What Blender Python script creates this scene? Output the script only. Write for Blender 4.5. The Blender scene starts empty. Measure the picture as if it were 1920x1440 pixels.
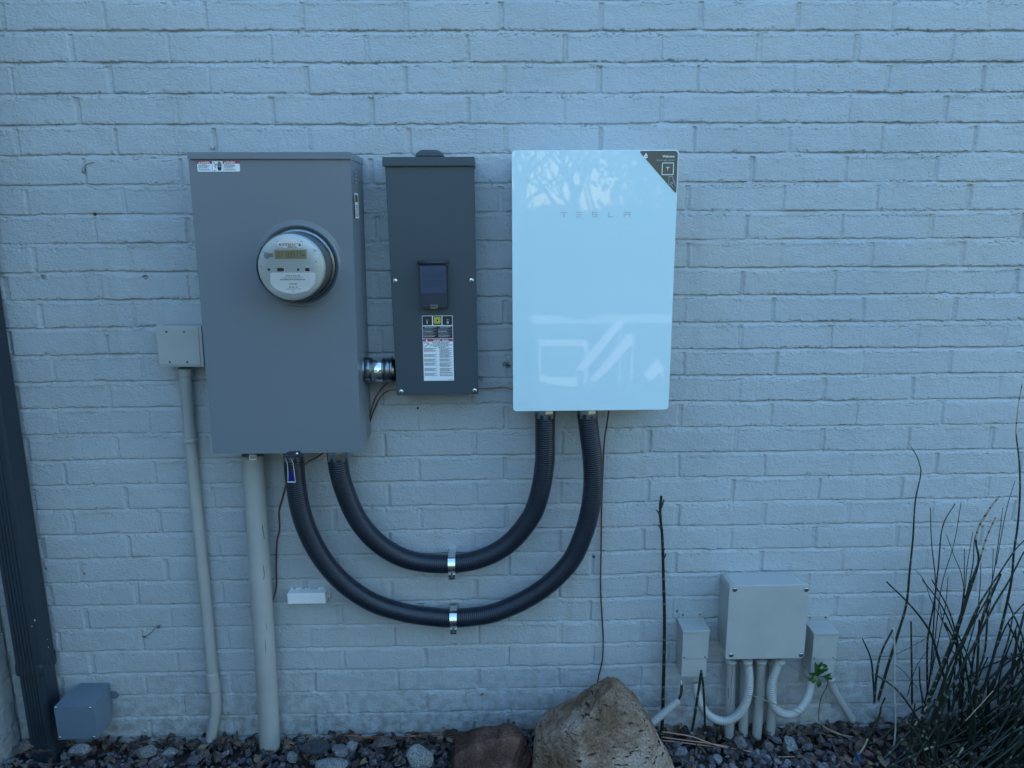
import bpy, bmesh, math, random
import numpy as np
from mathutils import Vector, Matrix, Euler
random.seed(7); rng = np.random.default_rng(11)
PI = math.pi
sc = bpy.context.scene
C = sc.collection

# ------------------------------------------------------------------ camera
# world: X right along the wall, Y into the wall (wall face at Y=0), Z up, metres.
F = 1400.0
YAW, PIT, ROL = [math.radians(a) for a in (1.2144, 12.2726, 0.3318)]
CAMD, CAMZ = 2.07437, 1.57782
def _basis():
    cy, sy = math.cos(YAW), math.sin(YAW)
    fw = Vector((sy*math.cos(PIT), cy*math.cos(PIT), -math.sin(PIT)))
    rt = Vector((cy, -sy, 0)); dn = fw.cross(rt)
    return rt*math.cos(ROL)+dn*math.sin(ROL), -rt*math.sin(ROL)+dn*math.cos(ROL), fw
RT, DN, FW = _basis()
cam = bpy.data.objects.new('camera', bpy.data.cameras.new('camera'))
cam.data.sensor_width = 36; cam.data.lens = F/1920*36
cam.data.clip_start = .05; cam.data.clip_end = 800
M3 = Matrix((RT, -DN, -FW)).transposed()
cam.matrix_world = Matrix.Translation((0, -CAMD, CAMZ)) @ M3.to_4x4()
C.objects.link(cam); sc.camera = cam
# ------------------------------------------------------------------ light
SUN_EL, SUN_AZ = math.radians(33), math.radians(18)      # sun stands behind the wall
w = bpy.data.worlds.new('World'); sc.world = w; w.use_nodes = True
nt = w.node_tree; bg = nt.nodes['Background']
sky = nt.nodes.new('ShaderNodeTexSky'); sky.sky_type = 'NISHITA'; sky.sun_disc = False
sky.sun_elevation = SUN_EL; sky.sun_rotation = SUN_AZ
sky.air_density = 2.2; sky.dust_density = .4; sky.ozone_density = 9.0
nt.links.new(sky.outputs[0], bg.inputs[0]); bg.inputs[1].default_value = .15
sl = bpy.data.lights.new('sun', 'SUN'); sl.energy = 2.0; sl.angle = math.radians(.5); sl.color = (1, .93, .82)
so = bpy.data.objects.new('sun', sl); C.objects.link(so)
sdir = Vector((math.sin(SUN_AZ)*math.cos(SUN_EL), math.cos(SUN_AZ)*math.cos(SUN_EL), math.sin(SUN_EL)))
so.rotation_euler = sdir.to_track_quat('Z', 'Y').to_euler(); so.location = (0, 6, 6)
sc.view_settings.view_transform = 'Standard'; sc.view_settings.look = 'None'
sc.view_settings.exposure = 2.16; sc.view_settings.gamma = 1

# ------------------------------------------------------------------ helpers (builders work in mm: x, d = distance out of the wall, z)
def W(px, py, d=0.0):
    """point of the photograph's pixel (px,py) on the plane d mm in front of the wall -> (x,z) mm"""
    v = RT*((px-960)/F)+DN*((py-720)/F)+FW
    t = (CAMD*1000-d)/v.y
    return v.x*t, CAMZ*1000+v.z*t
def W3(px, py, d=0.0):
    x, z = W(px, py, d); return (x, d, z)
ORG = {}
def setp(o, label=None, cat=None, group=None, kind=None):
    if label: o['label'] = label
    if cat: o['category'] = cat
    if group: o['group'] = group
    if kind: o['kind'] = kind
    return o
def thing(name, label, cat, at, group=None):
    o = bpy.data.objects.new(name, None); C.objects.link(o); o.empty_display_size = .05
    o.location = (at[0]/1000, -at[1]/1000, at[2]/1000); ORG[o.name] = Vector(at)
    return setp(o, label, cat, group)
class MB:
    def __init__(s): s.v = []; s.f = []; s.m = []; s.mats = []; s.n = 0; s.sm = []
    def mi(s, m):
        if m not in s.mats: s.mats.append(m)
        return s.mats.index(m)
    def add(s, verts, faces, m, smooth=False):
        k = s.mi(m); b = s.n
        s.v.extend([tuple(p) for p in verts]); s.n += len(verts)
        for f in faces: s.f.append(tuple(b+i for i in f)); s.m.append(k); s.sm.append(smooth)
        return s
    def addbm(s, bm, m, smooth=False):
        bm.verts.index_update(); s.add([v.co[:] for v in bm.verts], [[v.index for v in f.verts] for f in bm.faces], m, smooth); bm.free(); return s
    def build(s, name, parent=None, label=None, cat=None, group=None, kind=None, recalc=True, autosm=False):
        if parent is not None: org = ORG[parent.name]
        else:
            a = np.array(s.v); org = Vector(((a[:,0].min()+a[:,0].max())/2, (a[:,1].min()+a[:,1].max())/2, a[:,2].min()))
        me = bpy.data.meshes.new(name)
        me.from_pydata([((x-org.x)/1000, -(d-org.y)/1000, (z-org.z)/1000) for x, d, z in s.v], [], s.f)
        for m in s.mats: me.materials.append(m)
        me.polygons.foreach_set('material_index', s.m); me.polygons.foreach_set('use_smooth', s.sm)
        if recalc:
            bm = bmesh.new(); bm.from_mesh(me); bmesh.ops.recalc_face_normals(bm, faces=bm.faces); bm.to_mesh(me); bm.free()
        if autosm:
            me.polygons.foreach_set('use_smooth', [True]*len(me.polygons)); me.set_sharp_from_angle(angle=math.radians(38)); me.polygons.foreach_set('use_smooth', [p.area < 4e-4 for p in me.polygons])
        me.update()
        o = bpy.data.objects.new(name, me); C.objects.link(o)
        ORG[o.name] = org
        if parent is not None: o.parent = parent
        else: o.location = (org.x/1000, -org.y/1000, org.z/1000)
        return setp(o, label, cat, group, kind)
def bm_box(x0, x1, d0, d1, z0, z1, bev=0, seg=2):
    bm = bmesh.new(); bmesh.ops.create_cube(bm, size=1)
    for v in bm.verts: v.co = Vector(((x0+x1)/2+v.co.x*(x1-x0), (d0+d1)/2+v.co.y*(d1-d0), (z0+z1)/2+v.co.z*(z1-z0)))
    if bev: bmesh.ops.bevel(bm, geom=list(bm.edges), offset=bev, segments=seg, affect='EDGES', profile=.5)
    return bm
def box(mb, m, x0, x1, d0, d1, z0, z1, bev=0, seg=2, smooth=False): return mb.addbm(bm_box(x0, x1, d0, d1, z0, z1, bev, seg), m, smooth)
def bm_prism(pts, d0, d1, bev=0, seg=2, back=None):
    """outline in (x,z) at the front depth d1, optional different outline at the back"""
    bm = bmesh.new(); back = back or pts
    a = [bm.verts.new((x, d1, z)) for x, z in pts]; b = [bm.verts.new((x, d0, z)) for x, z in back]
    n = len(pts); bm.faces.new(a); bm.faces.new(b[::-1])
    for i in range(n): bm.faces.new((a[i], b[i], b[(i+1) % n], a[(i+1) % n]))
    bmesh.ops.recalc_face_normals(bm, faces=bm.faces)
    if bev:
        bm.normal_update()
        es = [e for e in bm.edges if all(v.co.y == d1 for v in e.verts)] + [e for e in bm.edges if len(pts) <= 8 and e.verts[0].co.y != e.verts[1].co.y]
        bmesh.ops.bevel(bm, geom=es, offset=bev, segments=seg, affect='EDGES', profile=.5)
    return bm
def prism(mb, m, pts, d0, d1, bev=0, seg=2, back=None, smooth=False): return mb.addbm(bm_prism(pts, d0, d1, bev, seg, back), m, smooth)
def rrect(x0, x1, z0, z1, r, n=5):
    p = []
    for cx, cz, a0 in ((x1-r, z1-r, 0), (x0+r, z1-r, 90), (x0+r, z0+r, 180), (x1-r, z0+r, 270)):
        for i in range(n+1):
            a = math.radians(a0+90*i/n); p.append((cx+r*math.cos(a), cz+r*math.sin(a)))
    return p
def rpoly(pts, r, n=4):
    """polygon with rounded corners"""
    out = []; N = len(pts)
    for i in range(N):
        p = Vector(pts[i]); a = Vector(pts[i-1])-p; b = Vector(pts[(i+1) % N])-p
        k = min(r, a.length*.45, b.length*.45); s = p+a.normalized()*k; e = p+b.normalized()*k
        for j in range(n+1):
            t = j/n; q = s*(1-t)**2+p*2*t*(1-t)+e*t*t; out.append((q.x, q.y))
    return out
def circ(cx, cz, r, n=24, a0=0): return [(cx+r*math.cos(a0+2*PI*i/n), cz+r*math.sin(a0+2*PI*i/n)) for i in range(n)]
def flat(mb, m, pts, d): return mb.add([(x, d, z) for x, z in pts], [list(range(len(pts)))], m)
def frect(mb, m, x0, x1, z0, z1, d): return flat(mb, m, [(x0, z0), (x1, z0), (x1, z1), (x0, z1)], d)
def catmull(P, step):
    P = [Vector(p) for p in P]
    if len(P) == 2: P = [P[0], (P[0]+P[1])/2, P[1]]
    Q = [P[0]*2-P[1]]+P+[P[-1]*2-P[-2]]; out = []
    for i in range(1, len(Q)-2):
        a, b, c, e = Q[i-1:i+3]; n = max(1, int((c-b).length/step))
        for j in range(n):
            t = j/n; out.append(.5*((2*b)+(c-a)*t+(2*a-5*b+4*c-e)*t*t+(3*b-a-3*c+e)*t**3))
    out.append(P[-1]); return out
def tube(mb, m, P, r, n=12, step=10, caps=True, matf=None, smooth=True, flatk=None):
    """r: number or function(arclength s, total)"""
    pts = catmull(P, step); L = [0]
    for a, b in zip(pts, pts[1:]): L.append(L[-1]+(b-a).length)
    T = [(pts[min(i+1, len(pts)-1)]-pts[max(i-1, 0)]).normalized() for i in range(len(pts))]
    up = Vector((0, 1, 0)) if abs(T[0].y) < .9 else Vector((1, 0, 0))
    nrm = (up-T[0]*up.dot(T[0])).normalized(); V = []; Fc = []; base = mb.n
    for i, p in enumerate(pts):
        nrm = (nrm-T[i]*nrm.dot(T[i])).normalized(); bi = T[i].cross(nrm)
        rr = r(L[i], L[-1]) if callable(r) else r
        for k in range(n):
            a = 2*PI*k/n; V.append(p+nrm*(rr*math.cos(a))+bi*(rr*math.sin(a)))
    groups = {}
    for i in range(len(pts)-1):
        mm = matf(L[i], L[-1]) if matf else m
        for k in range(n): groups.setdefault(mm, []).append((i*n+k, i*n+(k+1) % n, (i+1)*n+(k+1) % n, (i+1)*n+k))
    first = True
    for mm, fs in groups.items():
        if first: mb.add(V, fs, mm, smooth); first = False
        else:
            k = mb.mi(mm)
            for f in fs: mb.f.append(tuple(base+q for q in f)); mb.m.append(k); mb.sm.append(smooth)
    if caps:
        k = mb.mi(m); e = (len(pts)-1)*n
        mb.f.append(tuple(base+q for q in range(n))); mb.m.append(k); mb.sm.append(False)
        mb.f.append(tuple(base+e+q for q in range(n))[::-1]); mb.m.append(k); mb.sm.append(False)
    return mb
def lathe(mb, m, c, axis, prof, n=40, smooth=True, squash=None):
    """prof: (radius, distance along axis) list; axis 'd','x','z'"""
    V = []; Fc = []
    for r, h in prof:
        for k in range(n):
            a = 2*PI*k/n; u, v = r*math.cos(a), r*math.sin(a)
            V.append({'d': (c[0]+u, c[1]+h, c[2]+v), 'x': (c[0]+h, c[1]+u, c[2]+v), 'z': (c[0]+u, c[1]+v, c[2]+h)}[axis])
    for i in range(len(prof)-1):
        for k in range(n): Fc.append((i*n+k, i*n+(k+1) % n, (i+1)*n+(k+1) % n, (i+1)*n+k))
    Fc.append(tuple(range(n))); Fc.append(tuple((len(prof)-1)*n+k for k in range(n)))
    return mb.add(V, Fc, m, smooth)
_tc = {}
def text(mb, m, s, x, z, d, size, align='CENTER', sx=1.0, bold=0.0, spacing=1.0, rot=0):
    """lettering lying at depth d, baseline z, cap height about size"""
    key = (s, align, bold, spacing)
    if key not in _tc:
        cu = bpy.data.curves.new('t', 'FONT'); cu.body = s; cu.align_x = align; cu.size = 1; cu.offset = bold; cu.space_character = spacing
        cu.resolution_u = 2
        ob = bpy.data.objects.new('t', cu); C.objects.link(ob); dg = bpy.context.evaluated_depsgraph_get(); me = ob.evaluated_get(dg).to_mesh()
        _tc[key] = ([(v.co.x, v.co.y) for v in me.vertices], [tuple(p.vertices) for p in me.polygons])
        ob.evaluated_get(dg).to_mesh_clear(); bpy.data.objects.remove(ob); bpy.data.curves.remove(cu)
    V, Fc = _tc[key]; k = size/.7; ca, sa = math.cos(rot), math.sin(rot)
    return mb.add([(x+(u*k*sx)*ca-v*k*sa, d, z+(u*k*sx)*sa+v*k*ca) for u, v in V], Fc, m)
def fineprint(mb, m, x0, x1, z, d, h, rr, lastshort=True):
    """one line of print too small to read: word-length dashes"""
    x = x0
    while x < x1-h:
        wd = min(rr.uniform(1.2, 4.5)*h, x1-x); frect(mb, m, x, x+wd, z, z+h*rr.uniform(.75, 1), d); x += wd+h*.6
# ------------------------------------------------------------------ materials
def mat(name, col, rough=.5, metal=0, spec=.5, var=0, vscale=20, bump=0, bscale=200, coat=0, col2=None, streak=None, bump2=None, rvar=0, soft=False):
    m = bpy.data.materials.new(name); m.use_nodes = True; N = m.node_tree.nodes; L = m.node_tree.links; b = N['Principled BSDF']
    b.inputs['Base Color'].default_value = (*col, 1); b.inputs['Roughness'].default_value = rough; b.inputs['Metallic'].default_value = metal
    b.inputs['Specular IOR Level'].default_value = spec; b.inputs['Coat Weight'].default_value = coat; b.inputs['Coat Roughness'].default_value = .08
    tc = N.new('ShaderNodeTexCoord')
    def noise(scale, detail=4, vec=None, rgh=.55):
        n = N.new('ShaderNodeTexNoise'); n.inputs['Scale'].default_value = scale; n.inputs['Detail'].default_value = detail; n.inputs['Roughness'].default_value = rgh
        L.new(vec or tc.outputs['Object'], n.inputs['Vector']); return n
    if var or col2:
        vec = None
        if streak:
            mp = N.new('ShaderNodeMapping'); mp.inputs['Scale'].default_value = streak; L.new(tc.outputs['Object'], mp.inputs['Vector']); vec = mp.outputs[0]
        n = noise(vscale, 2.5 if soft else 5, vec); r = N.new('ShaderNodeValToRGB'); r.color_ramp.elements[0].position = .15 if soft else .35; r.color_ramp.elements[1].position = .85 if soft else .68
        c2 = col2 or tuple(c*(1-var) for c in col)
        r.color_ramp.elements[0].color = (*c2, 1); r.color_ramp.elements[1].color = (*col, 1)
        L.new(n.outputs['Fac'], r.inputs['Fac']); L.new(r.outputs[0], b.inputs['Base Color'])
        if rvar:
            mr = N.new('ShaderNodeMapRange'); mr.inputs['To Min'].default_value = rough-rvar; mr.inputs['To Max'].default_value = rough+rvar
            L.new(n.outputs['Fac'], mr.inputs['Value']); L.new(mr.outputs[0], b.inputs['Roughness'])
    if bump:
        n = noise(bscale, 3); bp = N.new('ShaderNodeBump'); bp.inputs['Strength'].default_value = 1; bp.inputs['Distance'].default_value = bump/1000
        L.new(n.outputs['Fac'], bp.inputs['Height']); last = bp
        if bump2:
            n2 = noise(bump2[1], 2); b2 = N.new('ShaderNodeBump'); b2.inputs['Distance'].default_value = bump2[0]/1000
            L.new(n2.outputs['Fac'], b2.inputs['Height']); L.new(bp.outputs[0], b2.inputs['Normal']); last = b2
        L.new(last.outputs[0], b.inputs['Normal'])
    return m
def brick_mat():
    m = bpy.data.materials.new('painted_brick'); m.use_nodes = True; N = m.node_tree.nodes; L = m.node_tree.links; b = N['Principled BSDF']
    b.inputs['Roughness'].default_value = .5; b.inputs['Specular IOR Level'].default_value = .35
    tc = N.new('ShaderNodeTexCoord'); at = N.new('ShaderNodeAttribute'); at.attribute_name = 'edge'; hb = N.new('ShaderNodeAttribute'); hb.attribute_name = 'hole'
    def noise(s, d=3, sc_=None):
        n = N.new('ShaderNodeTexNoise'); n.inputs['Scale'].default_value = s; n.inputs['Detail'].default_value = d
        if sc_:
            mp = N.new('ShaderNodeMapping'); mp.inputs['Scale'].default_value = sc_; L.new(tc.outputs['Object'], mp.inputs[0]); L.new(mp.outputs[0], n.inputs[0])
        else: L.new(tc.outputs['Object'], n.inputs[0])
        return n
    def ramp(src, a, bb, ca=(0, 0, 0), cb=(1, 1, 1)):
        r = N.new('ShaderNodeValToRGB'); r.color_ramp.elements[0].position = a; r.color_ramp.elements[1].position = bb
        r.color_ramp.elements[0].color = (*ca, 1); r.color_ramp.elements[1].color = (*cb, 1); L.new(src, r.inputs[0]); return r.outputs[0]
    def mix(f, a, c):
        x = N.new('ShaderNodeMix'); x.data_type = 'RGBA'; L.new(f, x.inputs[0]) if not isinstance(f, float) else None
        if isinstance(f, float): x.inputs[0].default_value = f
        for i, q in ((6, a), (7, c)):
            if isinstance(q, tuple): x.inputs[i].default_value = (*q, 1)
            else: L.new(q, x.inputs[i])
        return x.outputs[2]
    def mul(a, c):
        x = N.new('ShaderNodeMath'); x.operation = 'MULTIPLY'; L.new(a, x.inputs[0])
        if isinstance(c, float): x.inputs[1].default_value = c
        else: L.new(c, x.inputs[1])
        return x.outputs[0]
    base = ramp(noise(3.2, 4).outputs[0], .3, .72, (.40, .43, .44), (.455, .485, .495))
    tone = ramp(noise(1.7, 3).outputs[0], .56, .72)                       # old, slightly yellowed coat in places
    base = mix(mul(tone, .5), base, (.46, .45, .39))
    sp = ramp(noise(260, 2).outputs[0], .66, .70)                         # pits where the paint did not reach
    sp2 = ramp(noise(22, 2).outputs[0], .45, .62)
    f = mul(mul(sp, sp2), at.outputs['Fac'])
    col = mix(mul(f, .85), base, (.09, .09, .08))
    sp3 = ramp(noise(170, 1).outputs[0], .735, .75)
    col = mix(mul(sp3, .6), col, (.14, .14, .13))
    gr = mul(ramp(noise(9, 3).outputs[0], .5, .66), at.outputs['Fac'])
    col = mix(mul(gr, .33), col, (.26, .26, .20))
    sx = N.new('ShaderNodeSeparateXYZ'); L.new(tc.outputs['Object'], sx.inputs[0]); mr = N.new('ShaderNodeMapRange'); mr.inputs['From Min'].default_value = .34; mr.inputs['From Max'].default_value = .05; L.new(sx.outputs['Z'], mr.inputs['Value'])
    dirt = mul(mul(ramp(noise(34, 6).outputs[0], .42, .62), mr.outputs[0]), .62)
    col = mix(dirt, col, (.17, .155, .12))
    st = mul(ramp(noise(5, 4, (3.0, 1, .22)).outputs[0], .60, .74), .30)       # faint run marks
    col = mix(st, col, (.30, .31, .27))
    col = mix(hb.outputs['Fac'], col, (.03, .028, .025))
    L.new(col, b.inputs['Base Color'])
    b1 = N.new('ShaderNodeBump'); b1.inputs['Distance'].default_value = .0022; L.new(noise(130, 3, (1, 1, 1.6)).outputs[0], b1.inputs['Height'])
    b2 = N.new('ShaderNodeBump'); b2.inputs['Distance'].default_value = .0011; L.new(noise(420, 2).outputs[0], b2.inputs['Height']); L.new(b1.outputs[0], b2.inputs['Normal'])
    L.new(b2.outputs[0], b.inputs['Normal']); return m
M = dict(
 brick=brick_mat(),
 cab=mat('grey_enamel_light', (.178, .205, .228), .25, var=.14, vscale=2.2, soft=True, bump=.05, bscale=90, rvar=.05, spec=.5),
 brk=mat('grey_enamel_dark', (.050, .072, .086), .42, soft=True, var=.2, vscale=4, bump=.05, bscale=120),
 black=mat('black_plastic', (.022, .03, .045), .42, bump=.05, bscale=200),
 navy=mat('flexible_conduit_sheath', (.013, .020, .034), .33, var=.3, vscale=14, bump=.08, bscale=120),
 zinc=mat('zinc_steel', (.26, .28, .29), .3, metal=1, var=.35, vscale=60, rvar=.1),
 bright=mat('bright_steel', (.75, .76, .76), .16, metal=1, var=.1, vscale=80),
 pvc=mat('grey_plastic_conduit', (.43, .43, .40), .42, var=.18, vscale=6, bump=.06, bscale=80),
 pvcb=mat('grey_plastic_box', (.45, .46, .43), .45, soft=True, var=.2, vscale=9, bump=.08, bscale=160),
 metalbox=mat('painted_metal_box', (.14, .19, .24), .40, soft=True, var=.12, vscale=12, bump=.1, bscale=150),
 glasswhite=mat('white_glass_front', (.65, .82, .83), .02, spec=.5),
 label_white=mat('bright_white_label', (.92, .93, .93), .5), whiteplast=mat('white_plastic', (.80, .80, .80), .4),
 whitegrey=mat('meter_face', (.54, .56, .54), .4, bump=.06, bscale=30),
 paper=mat('white_label', (.82, .84, .84), .5), red=mat('red_print', (.36, .05, .08), .5), ink=mat('black_print', (.02, .02, .024), .5),
 orange=mat('orange_print', (.35, .10, .05), .5), yellow=mat('yellow_print', (.75, .62, .08), .5), greyink=mat('grey_print', (.30, .31, .32), .5),
 olive=mat('olive_sticker', (.115, .105, .075), .45), lcd=mat('display_backing', (.34, .28, .16), .35),
 emb=mat('pale_grey_print', (.50, .54, .57), .35), emb2=mat('faint_grey_print', (.66, .70, .72), .3),
 copper=mat('bare_copper', (.42, .17, .09), .32, metal=.85, var=.5, vscale=20), blk_ins=mat('black_insulation', (.015, .015, .016), .4),
 spout=mat('dark_blue_grey_gutter_paint', (.021, .033, .047), .42, var=.15, vscale=4, bump=.25, bscale=12),
 crack=mat('dark_crack', (.05, .05, .05), .8), brown=mat('dry_nest', (.10, .075, .05), .9), bluetag=mat('blue_plastic', (.003, .010, .15), .3),
 soil=mat('dark_soil', (.035, .028, .022), .95, var=.5, vscale=40, bump=6, bscale=60),
 boulder=None, leaf=mat('green_leaf', (.024, .085, .012), .45, var=.3, vscale=90), twig=mat('brown_twig', (.05, .03, .022), .7),
 stem=mat('horsetail_green', (.011, .022, .011), .45, var=.45, vscale=30), node=mat('horsetail_node', (.12, .12, .095), .7), nodeb=mat('horsetail_band', (.012, .012, .012), .6),
 tan=mat('dry_reed', (.36, .29, .19), .7, var=.3, vscale=30), dleaf=mat('dry_leaf', (.13, .075, .045), .8, col2=(.07, .042, .03), vscale=30),
)
def clear_mat():
    m = bpy.data.materials.new('clear_glass'); m.use_nodes = True; N = m.node_tree.nodes; L = m.node_tree.links
    N.clear(); o = N.new('ShaderNodeOutputMaterial'); t = N.new('ShaderNodeBsdfTransparent'); g = N.new('ShaderNodeBsdfGlossy'); fr = N.new('ShaderNodeFresnel'); mx = N.new('ShaderNodeMixShader')
    t.inputs[0].default_value = (.97, .98, .98, 1); g.inputs['Roughness'].default_value = .04; fr.inputs[0].default_value = 1.5
    L.new(fr.outputs[0], mx.inputs[0]); L.new(t.outputs[0], mx.inputs[1]); L.new(g.outputs[0], mx.inputs[2]); L.new(mx.outputs[0], o.inputs[0]); return m
M['clear'] = clear_mat()
# ------------------------------------------------------------------ numpy noise
def vnoise(x, y, seed=0):
    xi = np.floor(x).astype(np.int64); yi = np.floor(y).astype(np.int64); fx = x-xi; fy = y-yi
    fx = fx*fx*(3-2*fx); fy = fy*fy*(3-2*fy)
    def h(a, b):
        n = (a*374761393+b*668265263+seed*974634777) & 0xffffffff
        n = ((n ^ (n >> 13))*1274126177) & 0xffffffff
        return ((n ^ (n >> 16)) & 0xffff)/32767.5-1
    return (h(xi, yi)*(1-fx)+h(xi+1, yi)*fx)*(1-fy)+(h(xi, yi+1)*(1-fx)+h(xi+1, yi+1)*fx)*fy
def hashn(a, b, seed=0):
    n = (np.asarray(a, np.int64)*374761393+np.asarray(b, np.int64)*668265263+seed*974634777) & 0xffffffff
    n = ((n ^ (n >> 13))*1274126177) & 0xffffffff
    return ((n ^ (n >> 16)) & 0xffff)/32767.5-1
# ------------------------------------------------------------------ the brick wall (bricks 254 x 76.2 mm, weathered joints, thick paint)
CO, BL, Z0 = 76.2, 254.0, 2060.0
CORNER = -1492.0
def brick_h(X, Z, off=0.0, left_closer=True):
    """relief in mm at (X,Z); returns height, nearness to a joint"""
    zz = Z+vnoise(X/160, Z*0+3, 5)*1.6+vnoise(X/45, Z/60, 6)*.8
    k = np.floor((Z0-zz)/CO).astype(np.int64)+1             # course number, joint line k at its foot
    v = (zz-(Z0-CO*k))                                       # height above the course's foot line
    odd = (k % 2 != 0)
    o = np.where(odd, -1085.0, -991.0)+off+hashn(k, k*0, 3)*4
    u = X-o; n = np.floor(u/BL+.5).astype(np.int64); jx = n*BL+o+hashn(k, n, 9)*6
    wj = 5.4+hashn(k, n, 12)*2.0
    skew = hashn(k, n, 14)*1.5*(v/CO-.5)
    du = X-jx+vnoise(X*0+n*7.3, Z/9, 21)*1.2+skew
    # bed joint: v in 0..J above the foot line of course k is mortar lying on the course below
    wob = vnoise(X/7.0, k*3.1, 31)*2.0+vnoise(X/24, k*5.7, 32)*2.2+vnoise(X/3.4, k*9.1, 36)*1.7+vnoise((X+Z*.7)/5.0, k*9.1, 39)*1.2
    # brick face occupies v from 0 (+wob) to CO-J ; mortar from CO-J to CO is under the next course's foot
    J = 12.0+vnoise(X/50, k*2.3, 33)*1.5; top = CO-J; amp = np.clip(.78+.3*hashn(k, k, 35)+.55*vnoise(X/90, k*6.6, 37)+.3*vnoise(X/18, k*2.6, 38), .15, 1.5)
    wob2 = vnoise(X/5.5, k*4.4, 34)*1.0
    h = np.zeros_like(X)
    # overhang edge of the brick's foot
    foot = v-wob*.8-.5
    h = np.where(foot < 3.0, -1.3*np.clip((3.0-foot)/3.0, 0, 1)**2, h)
    # mortar slope: flush at the top of the lower brick, deep right below the upper brick
    t = np.clip((v-top+wob2)/(CO-top), 0, 1)
    mort = -.3-5.9*t**1.8*amp
    hm = np.where(v > top-wob2, mort, h)
    # ridge of paint beads along the brick's upper edge
    hm = hm+.9*np.exp(-((v-top+2)/2.6)**2)*vnoise(X/3.0, k*1.7+v/5, 44)
    hm = np.where((v < 0), -6.0*amp, hm)
    low = (v-wob*.8 < .2); hm = np.where(low, -6.1*amp, hm)
    # head joint
    a = np.abs(du); dj = 3.2+1.9*hashn(k, n, 17)
    hj = -dj*np.clip((wj+1.5-a)/3.0, 0, 1)
    hj = hj-2.6*np.exp(-((du-(wj-.5)*np.sign(hashn(k, n, 19)))/1.3)**2)*(hashn(k, n, 20) > -.4)
    h = np.where((v < top+2) & ~low, np.minimum(hm, hm+hj), hm)
    # brick face: each brick sits and tilts a little, rough rolled paint
    face = (v < top) & (a > wj)
    nb = np.floor((X-jx)/1e9).astype(np.int64)+n
    h = h+np.where(face | True, hashn(k, np.floor((X-o-jx*0)/BL).astype(np.int64), 51)*.9, 0)*np.clip((a-wj)/6, 0, 1)*np.clip((top-v)/5, 0, 1)
    h = h+vnoise(X/38, Z/26, 61)*.55+vnoise(X/12, Z/9, 62)*.42+vnoise(X/5.6, Z/4.4, 63)*.42
    # small voids along the joints
    pit = (vnoise(X/4.3, Z/3.6, 71) > .60) & (vnoise(X/46, Z/33, 72) > -.05) & ((np.abs(v-top) < 5) | (v > CO-5) | (v < 5))
    h = h-np.where(pit, 2.6, 0)
    edge = np.clip(np.maximum(np.exp(-((v-top)/6)**2), np.maximum(np.exp(-((v-0)/5)**2), np.exp(-((CO-v)/5)**2))), 0, 1)
    edge = np.maximum(edge, .5*np.exp(-((a-wj)/4)**2))
    return h, edge
HOLES = []     # (x, z, rx, rz, depth) drilled holes, open weep joints
for px, py, r, dp in ((157, 322, 4, 14), (80, 520, 5, 16), (272, 520, 5, 16), (176, 402, 4, 8), (398, 277, 3, 8), (85, 1068, 3, 8), (157, 1077, 2, 6), (947, 684, 5, 16), (901, 712, 4, 12), (783, 766, 3, 6), (672, 1004, 2, 4), (1270, 1147, 3, 6), (1113, 1045, 4, 5)):
    x, z = W(px, py); HOLES.append((x, z, r, r, dp))
for px, y0, y1, rx in ((591, 1345, 1378, 3.6), (889, 1357, 1378, 2.6), (952, 1352, 1378, 3), (963, 1357, 1378, 2.6)):
    x, za = W(px, y0); _, zb = W(px, y1); HOLES.append((x, (za+zb)/2, rx, (za-zb)/2, 30))
def relief_mesh(name, xs, zs, to3d, off, holes, parent=None, lattice=None, **tags):
    X, Z = np.meshgrid(xs, zs); h, e = brick_h(X, Z, off); hole = np.zeros_like(X)
    for hx, hz, rx, rz, dp in holes:
        if rz > 2*rx: q = np.maximum(np.abs(X-hx)/rx, np.abs(Z-hz)/rz)
        else: q = np.hypot((X-hx)/rx, (Z-hz)/rz)
        k = np.clip((1.25-q)/.35, 0, 1); h = h*(1-k)-dp*k; hole = np.maximum(hole, k)
    ny, nx = X.shape; co = to3d(X, Z, h).reshape(-1, 3)
    me = bpy.data.meshes.new(name); me.vertices.add(nx*ny); me.vertices.foreach_set('co', co.astype(np.float32).ravel())
    i = np.arange(nx*ny).reshape(ny, nx); q = np.stack([i[:-1, :-1], i[:-1, 1:], i[1:, 1:], i[1:, :-1]], -1).reshape(-1, 4)
    nf = len(q); me.loops.add(nf*4); me.polygons.add(nf)
    me.loops.foreach_set('vertex_index', q.astype(np.int32).ravel()); me.polygons.foreach_set('loop_start', np.arange(nf, dtype=np.int32)*4)
    me.polygons.foreach_set('use_smooth', np.ones(nf, dtype=bool))
    me.update(calc_edges=True)
    for nm, arr in (('edge', e), ('hole', hole)):
        a = me.attributes.new(nm, 'FLOAT', 'POINT'); a.data.foreach_set('value', arr.astype(np.float32).ravel())
    me.materials.append(M['brick']); o = bpy.data.objects.new(name, me); C.objects.link(o)
    if parent: o.parent = parent
    return o
def zlines(za, zb, fine, coarse):
    out = []; k0 = int(math.floor((Z0-zb)/CO))-1; k1 = int(math.ceil((Z0-za)/CO))+1
    for k in range(k1, k0-1, -1):
        f = Z0-CO*k
        seg = np.concatenate([np.arange(-3, 5, fine), np.arange(5, CO-17, coarse), np.arange(CO-17, CO-3, fine)]) if fine < 5 else np.arange(0, CO, fine)
        out.append(f+seg)
    z = np.unique(np.round(np.concatenate(out), 3)); return z[(z >= za) & (z <= zb)]
wall = thing('brick_wall', 'long white-painted brick wall behind all the electrical boxes', 'brick wall', (0, 0, -60))
xs = np.concatenate([np.arange(CORNER+2, 1760, 2.5), np.arange(1760, 3000, 8.0)])
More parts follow.
